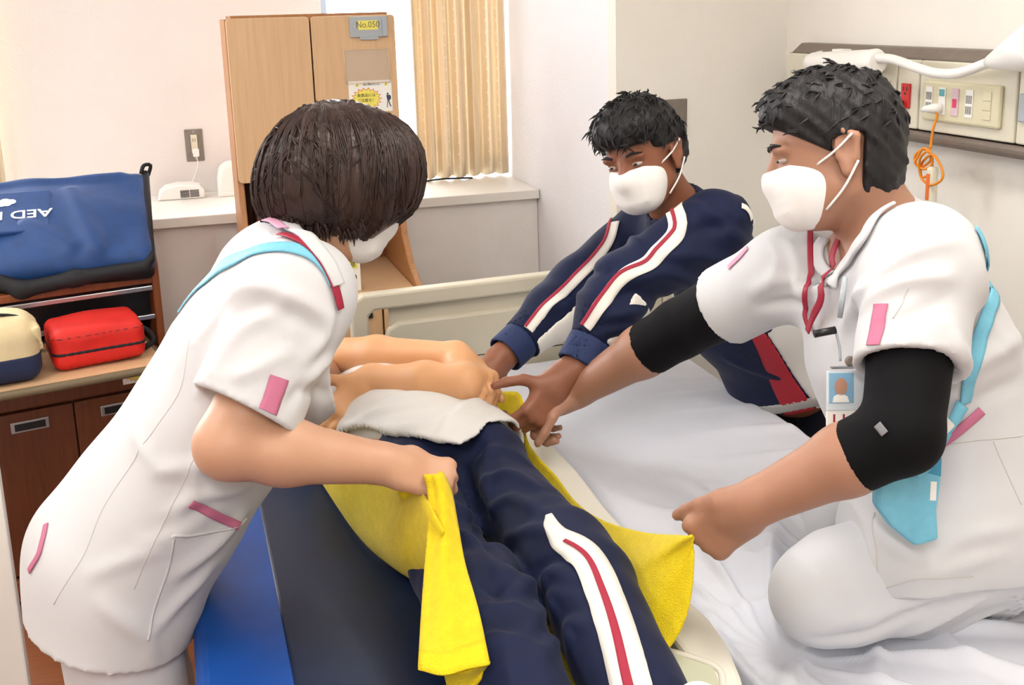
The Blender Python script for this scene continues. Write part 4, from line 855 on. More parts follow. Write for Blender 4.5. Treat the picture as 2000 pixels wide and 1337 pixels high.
P += chain([hipr, knr, anr], [.08, .055, .042], .03)+chain([hipl, knl, anl], [.08, .055, .042], .03)
fh = nrm(at(835, 928, 1.70)-wrr); P += hand(wrr+fh*.012, fh, nrm(_fw*.75-_up*.75), nrm(_up*.62+_fw*.3-fh*.1+_rt*.2), curl=((62, 72, 40), (66, 74, 42), (68, 76, 44), (70, 76, 44)), s=.98, thumb=(.75, .25, .55), tcurl=.6)
P += hand(wrl, nrm(A_(.35, .4, -.25)), nrm(A_(.2, -.2, -1)), nrm(A_(.8, -.6, 0)), curl=(60, 65, 40), s=.95)
P += hp_
Field([dict(p=P)], .0046).skin('body', m_skin, wo)
face_bits(WE, hf, wsd, wo, .97, True, m_hairb, .5)
# tunic
dn = nrm(tH-tE); bk = nrm(np.cross(sdw, nrm(tB-tE)))*-1                # bk: towards her back
tp = [ecap(tH+dn*.03+_rt*.012, tE, (.178, .136), (.170, .140), sdw, .06), ecap(tE, tD, (.170, .142), (.162, .132), sdw, .06), ecap(tD, tC, (.168, .132), (.166, .128), sdw, .06), ecap(tC, tB, (.166, .128), (.172, .130), sdw, .06), ecap(tB, tA, (.172, .128), (.15, .078), sdw, .06), cap(tA, nkb, .085, .062, .04)]
tp += [ell(at(598, 720, 1.80), (.075, .085, .085), (1, 0, 0), (0, 1, 0), .06), ell(at(598, 720, 1.95), (.075, .085, .085), (1, 0, 0), (0, 1, 0), .06), cap(tA+A_(0, -.06, .0), shr, .085, .075, .05), cap(tA+A_(0, .06, 0), shl, .085, .075, .05)]
# long folds from the waist to the hem and across the back
def wr(px0, py0, d0, px1, py1, d1, r, k=.025): return wrinkle(at(px0, py0, d0), at(px1, py1, d1), r, k)
hb0, hb1 = at(62, 1172, D0), at(338, 1238, D0); hn = nrm(np.cross(hb1-hb0, sdw)); hn = hn if hn @ dn > 0 else -hn
nck = nrm(WE(-.02, 0, -.05)-tA)
slv = nrm(elr-shr); sh_end = shr+slv*.185
FT = Field([dict(p=tp, f=folds(.0045, .9, 21), c=[(plane((hb0+hb1)/2-hn*.006, hn), .013), (plane(nkb+nck*.012, nck*.62+hf*.78), .010)]),
            dict(p=[cap(shr-slv*.02, sh_end+slv*.02, .086, .088, .03), cap(tA, shr, .085, .085, .04)], f=folds(.004, 1.2, 5), c=[(plane(sh_end, slv+_rt*-.1), .013)], k=.02),
            dict(p=[cap(shl, shl*.45+ell_*.55, .083, .08, .03)], c=[(plane(shl*.45+ell_*.55, ell_-shl), .008)], k=.02)], .0055)
tun = FT.skin('tunic', m_tunic, wo)
crease(tun, [([(300, 925), (420, 900), (545, 905)], .006, .014), ([(330, 1000), (400, 965), (480, 950)], .007, .013), ([(280, 1060), (350, 1040), (400, 1010)], .005, .014), ([(350, 1120), (420, 1060), (470, 1010)], .009, .014), ([(310, 1220), (370, 1150), (410, 1110)], .008, .014), ([(180, 1120), (260, 1090), (330, 1070)], .005, .015), ([(390, 660), (440, 600), (520, 560)], .006, .014), ([(420, 720), (470, 650), (560, 590)], .007, .014),
    ([(470, 560), (560, 575), (640, 620)], .007, .015), ([(450, 620), (530, 600), (620, 640)], -.005, .014), ([(600, 700), (630, 660), (640, 620)], .008, .012), ([(590, 770), (620, 720), (645, 700)], .007, .012), ([(560, 790), (600, 760), (640, 770)], -.007, .013), ([(420, 780), (480, 730), (560, 690)], .006, .013), ([(400, 870), (380, 940), (350, 1010)], .004, .012), ([(200, 1180), (280, 1240), (300, 1290)], .006, .016), ([(430, 880), (480, 900), (520, 880)], -.007, .014), ([(260, 830), (300, 900), (380, 930)], .004, .014)])
BT = bvh(tun)
m_seamw = mat('tunic_seam', 'c9c7c4', .8)
for pts in (((372, 660), (352, 760), (285, 860), (205, 985), (160, 1090), (105, 1180)), ((388, 885), (350, 960), (300, 1060), (262, 1150))): seam('seam', BT, pts, .0009, m_seamw, wo)
pk = [(336, 1050), (345, 1045), (400, 1040), (455, 1030), (480, 1012)]; seam('pocket_edge', BT, pk, .0028, m_tunic, wo, off=.001); seam('pocket_edge', BT, ((340, 1048), (328, 1110), (300, 1190), (288, 1250)), .0022, m_tunic, wo, off=.001)
band('pocket_trim', BT, ((371, 981), (410, 1000), (440, 1014), (466, 1027)), .014, m_pinkt, wo, .0025); band('hip_trim', BT, ((92, 1022), (86, 1050), (76, 1085), (58, 1116)), .010, m_pinkt, wo, .0025)
band('sleeve_trim', BT, ((546, 736), (538, 762), (530, 785), (522, 804)), .030, m_pinkt, wo, .0025)
# collar, lanyard and strap
cb_ = [nkb+nck*.012+(-hf)*.055, nkb+nck*.012-hf*.0-sdw*.068, nkb+nck*-.005+hf*.055-sdw*.035]
col = band('collar', BT, ((528, 440), (560, 438), (600, 470), (640, 520), (657, 560)), lambda t: .034-.012*t, m_tunic, wo, .007, th=.004)
band('collar_tab', BT, ((523, 440), (538, 446), (556, 458)), .018, m_pinkl, wo, .012)
band('lanyard', BT, ((545, 462), (580, 472), (615, 497), (640, 535), (655, 575), (661, 605)), .0135, m_lany, wo, .0055, th=.002)
sb = thing('shoulder_strap', tuple(tA), 'sky blue strap across the back of the bending nurse', 'strap')
bk2 = [(348, 612), (365, 590), (400, 552), (450, 512), (510, 488), (565, 485), (612, 500), (640, 528), (655, 560)]
band('strap_band', BT, bk2, .024, m_sky, sb, .0035, th=.002)
# trousers, shoes
Field([dict(p=[ecap(tE+A_(0, 0, .02), A_(-.165, 1.84, .72), (.17, .115), (.165, .11), sdw, .04)]+chain([hipr, knr, anr+A_(0, 0, .05)], [.105, .09, .085], .03)+chain([hipl, knl, anl+A_(0, 0, .05)], [.105, .09, .085], .03), f=folds(.004, .8, 31), c=[(plane(anr+A_(0, 0, .04), (0, 0, -1)), .008)])], .0065).skin('trousers', m_trous, wo)
for an in (anr, anl): Field([dict(p=[ell(an+A_(.05, 0, -.03), (.125, .043, .045), k=.02), cap(an, an+A_(0, 0, .02), .045, .045)], c=[lambda X, Y, Z: .001-Z+0*X])], .007).skin('shoe', m_wpl, wo)
# mask
def mask(E, fw, up, sd, parent, s=1.0, ears=(1, -1), m=m_mask):
    up = np.cross(fw, sd); hpz, _, _ = headp(E(0, 0, 0), fw, up, s)
    Fm = Field([dict(p=[ell(E(.044, 0, -.05), (.056*s, .0655*s, .062*s), fw, sd, .03), ell(E(.072, 0, -.034), (.042*s, .028*s, .034*s), fw, sd, .03), ell(E(.056, 0, -.088), (.044*s, .044*s, .03*s), fw, sd, .03)]+[cap(E(.088, .035, -.050-.016*q), E(.098, -.0, -.052-.016*q), .004, .005, .01) for q in (0, 1, 2)]+[cap(E(.098, 0, -.052-.016*q), E(.088, -.035, -.050-.016*q), .005, .004, .01) for q in (0, 1, 2)],
        c=[plane(E(.020, 0, -.05), -fw+up*.12), plane(E(.10, 0, -.014), up+fw*.10), plane(E(.05, 0, -.118), -up)])], .0042)
    o = Fm.skin('mask', m, parent)
    for q in ears:
        for z0, z1 in ((-.022, .012), (-.092, -.030)):
            MB().tube(catmull([E(.034, .062*q, z0), E(.003, .080*q, z0*.55+z1*.45), E(-.024, .090*q, z1)], 10), .002, 6).build('ear_loop', m, parent)
    return o
mask(WE, hf, hu, wsd, wo, .97)
# bob hair
hcx = at(667, 326, 1.875)
img = lambda a, b, c=0: _rt*a-_up*b+_fw*c                            # picture right, picture down, away
k_ = 1.875/FPX
hp3 = [ell(hcx, (.128, .120, .114), nrm(img(.92, .15, .2)), nrm(_fw), .05), ell(at(600, 380, 1.885), (.088, .105, .085), nrm(_rt), nrm(_fw), .05), ell(at(700, 390, 1.875), (.085, .098, .075), nrm(_rt), nrm(_fw), .04), ell(at(735, 345, 1.88), (.066, .094, .088), nrm(img(.8, .5)), nrm(_fw), .05)]
crown = at(640, 222, 1.90)
def ridg(X, Y, Z):
    x, y, z = X-crown[0], Y-crown[1], Z-crown[2]; u = x*_rt[0]+y*_rt[1]+z*_rt[2]; w = x*_fw[0]+y*_fw[1]+z*_fw[2]; v = x*_up[0]+y*_up[1]+z*_up[2]
    a = np.arctan2(u, -w); r = np.sqrt(u*u+w*w+v*v)
    return .0022*np.sin(a*26+r*9)+.0016*np.sin(a*47-r*14+1)+.0012*np.sin(a*83+r*20)
lowc = at(610, 466, 1.875); 
FH = Field([dict(p=hp3, f=ridg, c=[plane(at(612, 450, 1.80), nrm(img(-.14, 1.0, -.25))), plane(at(757, 437, 1.80), nrm(img(.60, .76, .0))), lambda X, Y, Z: np.maximum(-plane(WE(.062, 0, 0), -hf)(X, Y, Z)*1.0-.0, plane(WE(.0, 0, .03), hu)(X, Y, Z)*1.0)*0-1])], .0050)
hair = FH.skin('hair', m_hairb, wo); BHh = bvh(hair)
def lock(u, v, rg):
    a = -1.9+3.8*u; L = .10+.18*v; G = []
    d0 = np.array([_rt*sin(a)-_fw*cos(a)])[0]
    for i in range(11):
        t = i/10; g = crown+d0*(.02+.16*sin(min(t*1.5, 1)*pi/2))-_up*(.27*t*L/.28)*(t**.6)+_rt*.012*sin(t*5+u*20)*t
        loc, no, _, _ = BHh.find_nearest(V3(g)); G.append(np.array(loc)+np.array(no)*(.0006+.002*v*rg.random()))
    return G
lk_ = strands(None, None, None, lock, 640, m_hairb, 'hair_locks', wo, 4, .0013); tag(lk_, kind='stuff')
tips = MB()
for i in range(80):
    px = 545+165*random.random(); h = hitp(BHh, px, 446-.9*max(0, px-700)+.20*(px-612)*(px < 700)-14*random.random())
    if h is None: continue
    p = h[0]; q = p-_up*(.008+.018*random.random())+_rt*random.uniform(-.008, .008)+_fw*.004; tips.tube([p, (p+q)/2+_rt*random.uniform(-.003, .003), q], [.0032, .0024, .0005], 5, cap=False)
tag(tips.build('hair_tips', m_hairb, wo), kind='stuff')
# ------------------------------------------------------------------ nurse kneeling on the bed at the right
mn = thing('person', (1.2, 1.35, ZT), 'masked nurse in a white tunic with black arm sleeves kneeling on the bed', 'person')
hc = at(1622, 290, 1.72); hf = nrm(-_rt*.96-_up*.22+_fw*.16); hu = nrm(_up*.97-_rt*.20)
hp_, ME, msd = headp(hc, hf, hu, 1.0)
nkb = at(1725, 455, 1.74); shl, shr = at(1795, 525, 1.58), at(1535, 535, 1.88)
elL_, wrL_ = at(1762, 846, 1.47), at(1468, 985, 1.57); elR_, wrR_ = at(1330, 640, 2.08), at(1128, 765, 2.25)
mA, mB, mC, mD = at(1735, 540, 1.75), at(1770, 680, 1.76), at(1830, 840, 1.78), at(1920, 990, 1.80)
sdm = nrm(shr-shl)                                                    # to his right, away from the camera
hipL_, hipR_ = at(1925, 1045, 1.72), at(1900, 1000, 1.92); knL_, knR_ = at(1597, 1170, 1.70), at(1655, 1040, 1.97); anL_, anR_ = at(1945, 1172, 1.80), at(1960, 1120, 2.0)
knL_[2] = max(knL_[2], .745); knR_[2] = max(knR_[2], .745); anL_[2] = max(anL_[2], .72); anR_[2] = max(anR_[2], .72)
P = [ecap(mD, mC, (.13, .10), (.125, .095), sdm, .05), ecap(mC, mB, (.125, .095), (.14, .10), sdm, .05), ecap(mB, mA, (.14, .10), (.13, .08), sdm, .05), cap(mA, nkb, .08, .062, .04), cap(nkb, ME(-.03, 0, -.06), .062, .06, .03)]
P += [cap(mA, shl, .065, .058, .04), cap(mA, shr, .065, .058, .04), cap(shl, elL_, .052, .046, .03), cap(elL_, elL_*.65+wrL_*.35, .046, .048, .02), cap(elL_*.65+wrL_*.35, wrL_, .048, .033, .02), cap(shr, elR_, .056, .046, .03), cap(elR_, elR_*.65+wrR_*.35, .047, .05, .02), cap(elR_*.65+wrR_*.35, wrR_, .05, .032, .02)]
P += chain([hipL_, knL_, anL_], [.085, .06, .042], .03)+chain([hipR_, knR_, anR_], [.085, .06, .042], .03)
fh = nrm(at(1385, 1045, 1.62)-wrL_); P += hand(wrL_+fh*.008, fh, nrm(_fw*.5-_up*.45-_rt*.4), nrm(_up*.8-_rt*.1), curl=((58, 66, 40), (62, 70, 40), (66, 72, 42), (70, 74, 42)), s=1.06, thumb=(.95, .22, .3), tcurl=.25)
fh2 = nrm(at(1070, 800, 2.27)-wrR_); P += hand(wrR_+fh2*.008, fh2, nrm(A_(0, -.2, -1)), nrm(-_fw*.8+_up*.2), curl=(55, 65, 40), s=1.03)
P += hp_
Field([dict(p=P)], .0046).skin('body', m_skint, mn)
face_bits(ME, hf, msd, mn, 1.0, True, m_hairk, .34)
mask(ME, hf, hu, msd, mn, 1.03)
# black arm sleeves
aL = [shl*.45+elL_*.55, elL_, elL_*.72+wrL_*.28]; aR = [shr*.5+elR_*.5, elR_, elR_*.80+wrR_*.20]
FA = Field([dict(p=[cap(shl*.7+elL_*.3, elL_, .060, .054, .02), cap(elL_, elL_*.4+wrL_*.6, .053, .050, .015)], f=folds(.0007, 2.2, 3), c=[plane(elL_*.655+wrL_*.345, wrL_-elL_)])], .005); FA.skin('arm_sleeve', m_arm, mn)
FA2 = Field([dict(p=[cap(shr*.7+elR_*.3, elR_, .066, .056, .02), cap(elR_, elR_*.4+wrR_*.6, .056, .054, .015)], f=folds(.0007, 2.2, 6), c=[plane(elR_*.70+wrR_*.30, wrR_-elR_)])], .005); FA2.skin('arm_sleeve', m_arm, mn)
# tunic
dnm = nrm(mD-mC); tp = [ecap(mD+dnm*.10, mD, (.19, .155), (.18, .15), sdm, .06), ecap(mD, mC, (.18, .15), (.165, .135), sdm, .06), ecap(mC, mB, (.165, .135), (.172, .135), sdm, .06), ecap(mB, mA, (.172, .135), (.155, .10), sdm, .06), cap(mA, nkb+A_(.01, 0, -.01), .105, .08, .04), cap(mA, shl, .085, .074, .05), cap(mA, shr, .08, .07, .05)]
tp += [ecap(at(1900, 1020, 1.74), at(1765, 1075, 1.72), (.145, .13), (.125, .118), sdm, .05), ecap(at(1900, 1000, 1.92), at(1790, 1030, 1.94), (.10, .10), (.09, .085), sdm, .05)]
fr_m = nrm(np.cross(sdm, nrm(mA-mC))); fr_m = fr_m if fr_m @ hf > 0 else -fr_m
slL = nrm(elL_-shl); slR = nrm(elR_-shr); eL = shl+slL*.155; eR = shr+slR*.15
nck = nrm(ME(-.03, 0, -.05)-mA)
ha, hb_ = at(1718, 1172, 1.62), at(1998, 1128, 1.66); hn = nrm(np.cross(hb_-ha, _fw)); hn = hn if hn @ dnm > 0 else -hn
pf = nrm(at(1715, 1170, 1.62)-at(1700, 985, 1.62)); fn_ = nrm(np.cross(pf, _fw)); fn_ = fn_ if fn_ @ _rt < 0 else -fn_
FTm = Field([dict(p=tp, f=folds(.0045, .9, 41), c=[(plane((ha+hb_)/2, hn), .009), (lambda X, Y, Z: np.minimum(plane(at(1703, 1080, 1.62), fn_)(X, Y, Z), plane(at(1760, 965, 1.70), -_up)(X, Y, Z)), 0.0), (plane(nkb+nck*.02, nck*.85+hf*.4), .010)]),
             dict(p=[cap(shl-slL*.02, eL+slL*.02, .078, .076, .03), cap(mA, shl, .082, .078, .04)], f=folds(.004, 1.2, 15), c=[(plane(eL, slL+_rt*.12), .013)], k=.02),
             dict(p=[cap(shr-slR*.02, eR+slR*.02, .070, .074, .03), cap(mA, shr, .078, .07, .04)], f=folds(.004, 1.2, 17), c=[(plane(eR, slR), .013)], k=.02)], .0055)
# the front opening plane only cuts below the waist
tun2 = FTm.skin('tunic', m_tunic, mn)
crease(tun2, [([(1690, 600), (1760, 555), (1850, 540)], .009, .013), ([(1700, 560), (1770, 500), (1860, 470)], .007, .014), ([(1720, 640), (1790, 610), (1850, 580)], -.006, .013), ([(1640, 660), (1670, 600), (1700, 560)], .008, .013), ([(1860, 640), (1880, 700), (1870, 800)], .007, .014), ([(1860, 760), (1920, 700), (1990, 660)], .008, .015), ([(1850, 820), (1930, 770), (1995, 740)], -.006, .014), ([(1820, 1090), (1880, 1050), (1980, 1030)], .007, .014), ([(1760, 1130), (1850, 1110), (1960, 1080)], .006, .013), ([(1700, 1000), (1740, 1060), (1800, 1090)], .007, .014),
    ([(1470, 570), (1520, 545), (1570, 560)], .008, .014), ([(1480, 600), (1540, 590), (1590, 610)], -.008, .013), ([(1540, 480), (1560, 520), (1570, 600)], .007, .013), ([(1500, 470), (1520, 510), (1510, 570)], .006, .013), ([(1900, 480), (1940, 560), (1960, 660)], .006, .015)])
BM = bvh(tun2)
band('sleeve_trim', BM, ((1722, 592), (1716, 625), (1711, 655), (1706, 675)), .022, m_pinkt, mn, .0025)
band('sleeve_trim', BM, ((1462, 484), (1448, 500), (1432, 515), (1424, 524)), .013, m_pinkl, mn, .0025)
band('pocket_trim', BM, ((1918, 800), (1890, 825), (1862, 848), (1838, 866)), .014, m_pinkt, mn, .0025)
for pts in (((1845, 868), (1900, 860), (1950, 856), (1998, 850)), ((1940, 862), (1965, 920), (1995, 985)), ((1720, 1150), (1800, 1130), (1900, 1125)), ((1708, 1000), (1712, 1080), (1718, 1160)), ((1775, 560), (1745, 620), (1730, 690))): seam('seam', BM, pts, .0011, m_seamw, mn)
band('collar', BM, ((1742, 385), (1722, 420), (1690, 470), (1655, 520), (1630, 560)), lambda t: .032-.010*t, m_tunic, mn, .007, th=.004)
band('collar', BM, ((1612, 470), (1600, 490), (1606, 520), (1622, 556)), .02, m_tunic, mn, .005, th=.004)
band('lanyard', BM, ((1755, 352), (1728, 378), (1700, 410), (1665, 455), (1640, 510), (1620, 570), (1602, 620), (1592, 650)), .0135, m_lany, mn, .0145, th=.002)
band('lanyard', BM, ((1583, 455), (1585, 500), (1582, 560), (1578, 610), (1588, 650)), .010, m_lany, mn, .0065, th=.002)
q0, q1 = at(1590, 652, 1.60), at(1632, 644, 1.60)
MB().tube([q0, (q0+q1)/2, q1], .006, 8).build('lanyard_buckle', m_black, mn)
MB().tube(catmull([q1, at(1640, 680, 1.60), at(1641, 705, 1.60)], 8), .002, 6).build('badge_cord', m_grey, mn)
# name badge
bd = thing('name_badge', tuple(at(1650, 850, 1.6)), 'name badge with a small photo hanging from the red lanyard', 'badge')
bc = at(1660, 762, 1.60); MBd = frame(bc, _rt*.98+_fw*.12, _up)
MB(MBd).box((-.036, -.029, -.002), (.036, .029, .002), .001).build('badge_card', mat('badge_card', 'd9e3ea', .3), bd); MB(MBd).box((-.033, -.018, .0021), (.005, .026, .0026)).build('badge_photo', mat('badge_blue', '86b4d2', .4), bd)
MB(MBd).prism([(-.015+.010*cos(k*pi/8), .006+.013*sin(k*pi/8)) for k in range(16)], (0, 0, .0027), (1, 0, 0), (0, 1, 0), (0, 0, .0004)).build('photo_face', mat('badge_face', 'b98d78', .5), bd)
MB(MBd).prism([(-.028, -.017), (-.002, -.017), (-.005, -.008), (-.012, -.005), (-.019, -.005), (-.026, -.008)], (0, 0, .0027), (1, 0, 0), (0, 1, 0), (0, 0, .0004)).build('photo_shoulders', m_card, bd)
MB(MBd).box((-.036, -.062, -.003), (.036, -.030, .001), .001).build('lower_card', m_card, bd); text('card_lettering', 'U', MBd @ Matrix.Translation((-.028, -.046, .0013)), .030, m_lany, bd, .0003)
bx('badge_clip', (-.03, .032, -.002), (.012, .036, .004), m_chrome, bd, .001, MBd); MB(MBd).lathe([(.007, -.003), (.008, 0), (.006, .004)], (0, .043, 0), (0, 0, 1), 14).build('badge_reel', m_taupe, bd)
# pens in the breast pocket and the sleeve mark
MB().tube([at(1651, 540, 1.60), at(1645, 585, 1.60), at(1640, 620, 1.605)], [.004, .0045, .004], 8).build('pen', m_grey, mn)
_BA = bvh(bpy.data.objects['arm_sleeve']); band('sleeve_mark', _BA, ((1714, 828), (1722, 838), (1730, 848)), .011, mat('sleeve_print_grey', '7d7d80', .7), mn, .002, 12)
# sky blue pouch on a shoulder strap
po = thing('shoulder_pouch', tuple(at(1770, 980, 1.58)), 'sky blue pouch on a strap at the side of the kneeling nurse', 'pouch')
band('strap', BM, ((1905, 440), (1925, 500), (1933, 560), (1925, 620), (1908, 680), (1892, 740), (1880, 790)), .022, m_sky, po, .004, th=.002)
s0, s1, s2, s3 = at(1880, 790, 1.585), at(1862, 822, 1.575), at(1838, 855, 1.565), at(1812, 900, 1.555)
def flatband(name, pts, wds, m, parent, th=.003, wdir=None):
    C = catmull(pts, 16); rows = []
    for i, c in enumerate(C):
        t = nrm(C[min(i+1, 15)]-C[max(i-1, 0)]); la = nrm(np.cross(t, -_fw)) if wdir is None else wdir; wv = np.interp(i/15, np.linspace(0, 1, len(wds)), wds); rows.append([c+la*k*wv/2 for k in (-1, 0, 1)])
    return solid(MB().grid(rows).build(name, m, parent), th)
flatband('strap_end', [s0, s1, s2], [.020, .016, .014], m_sky, po); flatband('strap_end', [at(1850, 840, 1.555), at(1830, 868, 1.55), at(1800, 905, 1.545), at(1783, 925, 1.545)], [.016, .022, .03, .02], m_sky, po)
MB(frame(at(1838, 838, 1.55), _rt*.7+_up*.7, _up)).box((-.020, -.010, -.005), (.018, .010, .005), .003).build('buckle', m_wpl, po)
pc = at(1772, 965, 1.56); pw = nrm(_rt*.97+_up*-.05+_fw*.1)
pol = [(-.052, .036), (.02, .036), (.046, .03), (.041, -.02), (.046, -.062), (.012, -.072), (-.025, -.045), (-.05, -.015)]
FPo = MB(frame(pc, pw, _up)); FPo.prism(pol, (0, 0, -.010), (1, 0, 0), (0, 1, 0), (0, 0, .022), .006).build('pouch_body', m_sky, po)
MB(frame(pc, pw, _up)).prism([(-.03, .03), (.045, .028), (.045, .055), (.02, .075), (-.005, .05)], (0, 0, .004), (1, 0, 0), (0, 1, 0), (0, 0, .006), .002).build('pouch_flap', mat('pouch_blue_dark', '3f93b8', .6), po)
MB(frame(pc, pw, _up)).box((.028, -.005, .0121), (.037, .022, .0128)).build('brand_tag', m_wpl, po)
# trousers and feet
tr = [ecap(mD, mD+dnm*.07, (.165, .125), (.16, .12), sdm, .05)]
for hp2, kn, an in ((hipL_, knL_, anL_), (hipR_, knR_, anR_)):
    tr += [ecap(hp2, kn+(hp2-kn)*.12, (.098, .105), (.082, .088), sdm, .03), cap(kn+(hp2-kn)*.12, kn, .086, .074, .03), cap(kn+(0, 0, -.004), kn*.5+an*.5, .070, .074, .02), cap(kn*.5+an*.5, an, .074, .056, .03)]
FTr = Field([dict(p=tr, f=folds(.004, .8, 51), c=[lambda X, Y, Z: .655-Z+0*X, (plane(anL_*.95+knL_*.05, anL_-knL_), .008)])], .006); trm = FTr.skin('trousers', m_trous, mn)
crease(trm, [([(1600, 1250), (1750, 1215), (1900, 1165)], -.010, .012), ([(1640, 1215), (1760, 1180), (1850, 1150)], .005, .012), ([(1760, 1240), (1850, 1200), (1940, 1150)], .007, .012), ([(1800, 1250), (1880, 1225), (1950, 1190)], .006, .011)])
for an in (anL_, anR_): Field([dict(p=[cap(an+A_(-.01, 0, 0), an+A_(.06, 0, .0), .042, .046, .02), cap(an+A_(.05, 0, .01), an+A_(.09, 0, -.015), .045, .035, .02)])], .006).skin('sock', m_sock, mn)
# short black hair
def tuft(X, Y, Z): return .0016*np.sin(X*150+Z*60)+.0016*np.sin(Y*170-Z*90+1)+.0014*np.sin((X+Z)*230+2)+.001*np.sin((Y-X)*320)
hh = [ell(ME(-.014, 0, .030), (.106, .085, .097), hf, msd, .03), ell(ME(.02, 0, .066), (.062, .070, .038), hf, msd, .04), ell(ME(-.04, 0, -.01), (.062, .077, .08), hf, msd, .04), cap(ME(-.056, .02, -.055), ME(-.054, -.02, -.055), .034, .034, .04), ell(ME(.062, .0, .074), (.026, .055, .026), hf, msd, .03)]
face_cut = lambda X, Y, Z: np.minimum(plane(ME(-.012, 0, .0), hf)(X, Y, Z), -plane(ME(-.012, 0, -.025), hu-hf*.78)(X, Y, Z))
temple = lambda X, Y, Z: np.minimum(plane(ME(.002, 0, .0), hf)(X, Y, Z), -plane(ME(0, 0, .012), hu-hf*.45)(X, Y, Z))
ear_cut = lambda X, Y, Z: np.minimum(np.minimum(plane(ME(-.042, 0, 0), hf+hu*.25)(X, Y, Z), -plane(ME(0, 0, .012), hu)(X, Y, Z)), -plane(ME(.006, 0, 0), hf)(X, Y, Z))
FHm = Field([dict(p=hh, f=tuft, c=[face_cut, ear_cut, plane(ME(-.06, 0, -.095), -hu)])], .005)
hm_ = FHm.skin('hair', m_hairk, mn); BHm = bvh(hm_); tf = MB()
for i in range(260):
    a = random.uniform(-pi, pi); e = random.uniform(-.1, 1.5); g = ME(-.02+.16*cos(e)*cos(a), .16*cos(e)*sin(a), .03+.16*sin(e)); loc, no, _, _ = BHm.find_nearest(V3(g)); p = np.array(loc); no = np.array(no)
    dr = hf*random.uniform(.3, .9)+hu*random.uniform(-.6, .2)+msd*random.uniform(-.5, .5); dr = nrm(dr-no*(dr @ no)*.92); L = random.uniform(.012, .024)
    tf.tube([p-no*.0015, p+dr*L*.5+no*.0018, p+dr*L+no*.0006], [.0022, .0019, .0004], 4, cap=False)
tag(tf.build('hair_tufts', m_hairk, mn), kind='stuff')
# ------------------------------------------------------------------ student in a navy tracksuit behind the bed
sd_ = thing('person', (1.53, 2.3, 0), 'student in a navy tracksuit with white stripes leaning over the far side of the bed', 'person')
hc = at(1252, 300, 2.42); hf = nrm(-_rt*.52-_up*.36-_fw*.72); hu = nrm(_up*.92-_rt*.28-_fw*.2)
hp_, SE, ssd = headp(hc, hf, hu, 1.0)
nkb = at(1325, 415, 2.52); shl, shr = at(1395, 440, 2.36), at(1262, 452, 2.70)
elL_, wrL_ = at(1215, 560, 2.30), at(1128, 716, 2.24); elR_, wrR_ = at(1130, 560, 2.66), at(985, 694, 2.52)
sA, sB, sC = at(1365, 480, 2.56), at(1450, 610, 2.66), at(1545, 740, 2.76)
sds = nrm(shr-shl); Pl = A_(1.535, 2.33, .70)
hipL_, hipR_ = A_(1.545, 2.24, .70), A_(1.545, 2.42, .70); knL_, knR_ = A_(1.48, 2.22, .40), A_(1.48, 2.42, .40); anL_, anR_ = A_(1.57, 2.22, .08), A_(1.57, 2.42, .08)
P = [ecap(Pl, sC, (.10, .07), (.11, .08), sds, .05), ecap(sC, sB, (.12, .085), (.125, .085), sds, .05), ecap(sB, sA, (.125, .085), (.12, .07), sds, .05), cap(sA, nkb, .07, .056, .04), cap(nkb, SE(-.03, 0, -.06), .056, .054, .03)]
P += [cap(sA, shl, .058, .05, .04), cap(sA, shr, .058, .05, .04), cap(shl, elL_, .048, .042, .03), cap(elL_, elL_*.65+wrL_*.35, .042, .042, .02), cap(elL_*.65+wrL_*.35, wrL_, .042, .030, .02), cap(shr, elR_, .048, .042, .03), cap(elR_, elR_*.65+wrR_*.35, .042, .042, .02), cap(elR_*.65+wrR_*.35, wrR_, .042, .030, .02)]
P += chain([hipL_, knL_, anL_], [.07, .055, .042], .03)+chain([hipR_, knR_, anR_], [.07, .055, .042], .03)
wL2 = at(1090, 745, 2.23); fh = nrm(at(1045, 815, 2.20)-wL2)
P += [cap(wrL_, wL2, .030, .029, .02)]+hand(wL2+fh*.0, fh, nrm(-_rt*.55+_fw*.75-_up*.1), nrm(-_rt*.55+_up*.75), curl=((40, 50, 30), (44, 55, 32), (48, 58, 34), (52, 60, 34)), s=1.02, thumb=(.35, .85, .3), tcurl=.35)
wR2 = at(965, 715, 2.50); fh = nrm(at(945, 760, 2.47)-wR2)
P += [cap(wrR_, wR2, .030, .028, .02)]+hand(wR2, fh, nrm(-_rt*.5+_fw*.7-_up*.1), nrm(-_rt*.6+_up*.6), curl=(55, 60, 35), s=1.0, thumb=(.5, .7, .3))
P += hp_
Field([dict(p=P)], .0048).skin('body', m_skind, sd_)
face_bits(SE, hf, ssd, sd_, 1.0, True, m_hairk, .38)
mask(SE, hf, hu, ssd, sd_, 1.02)
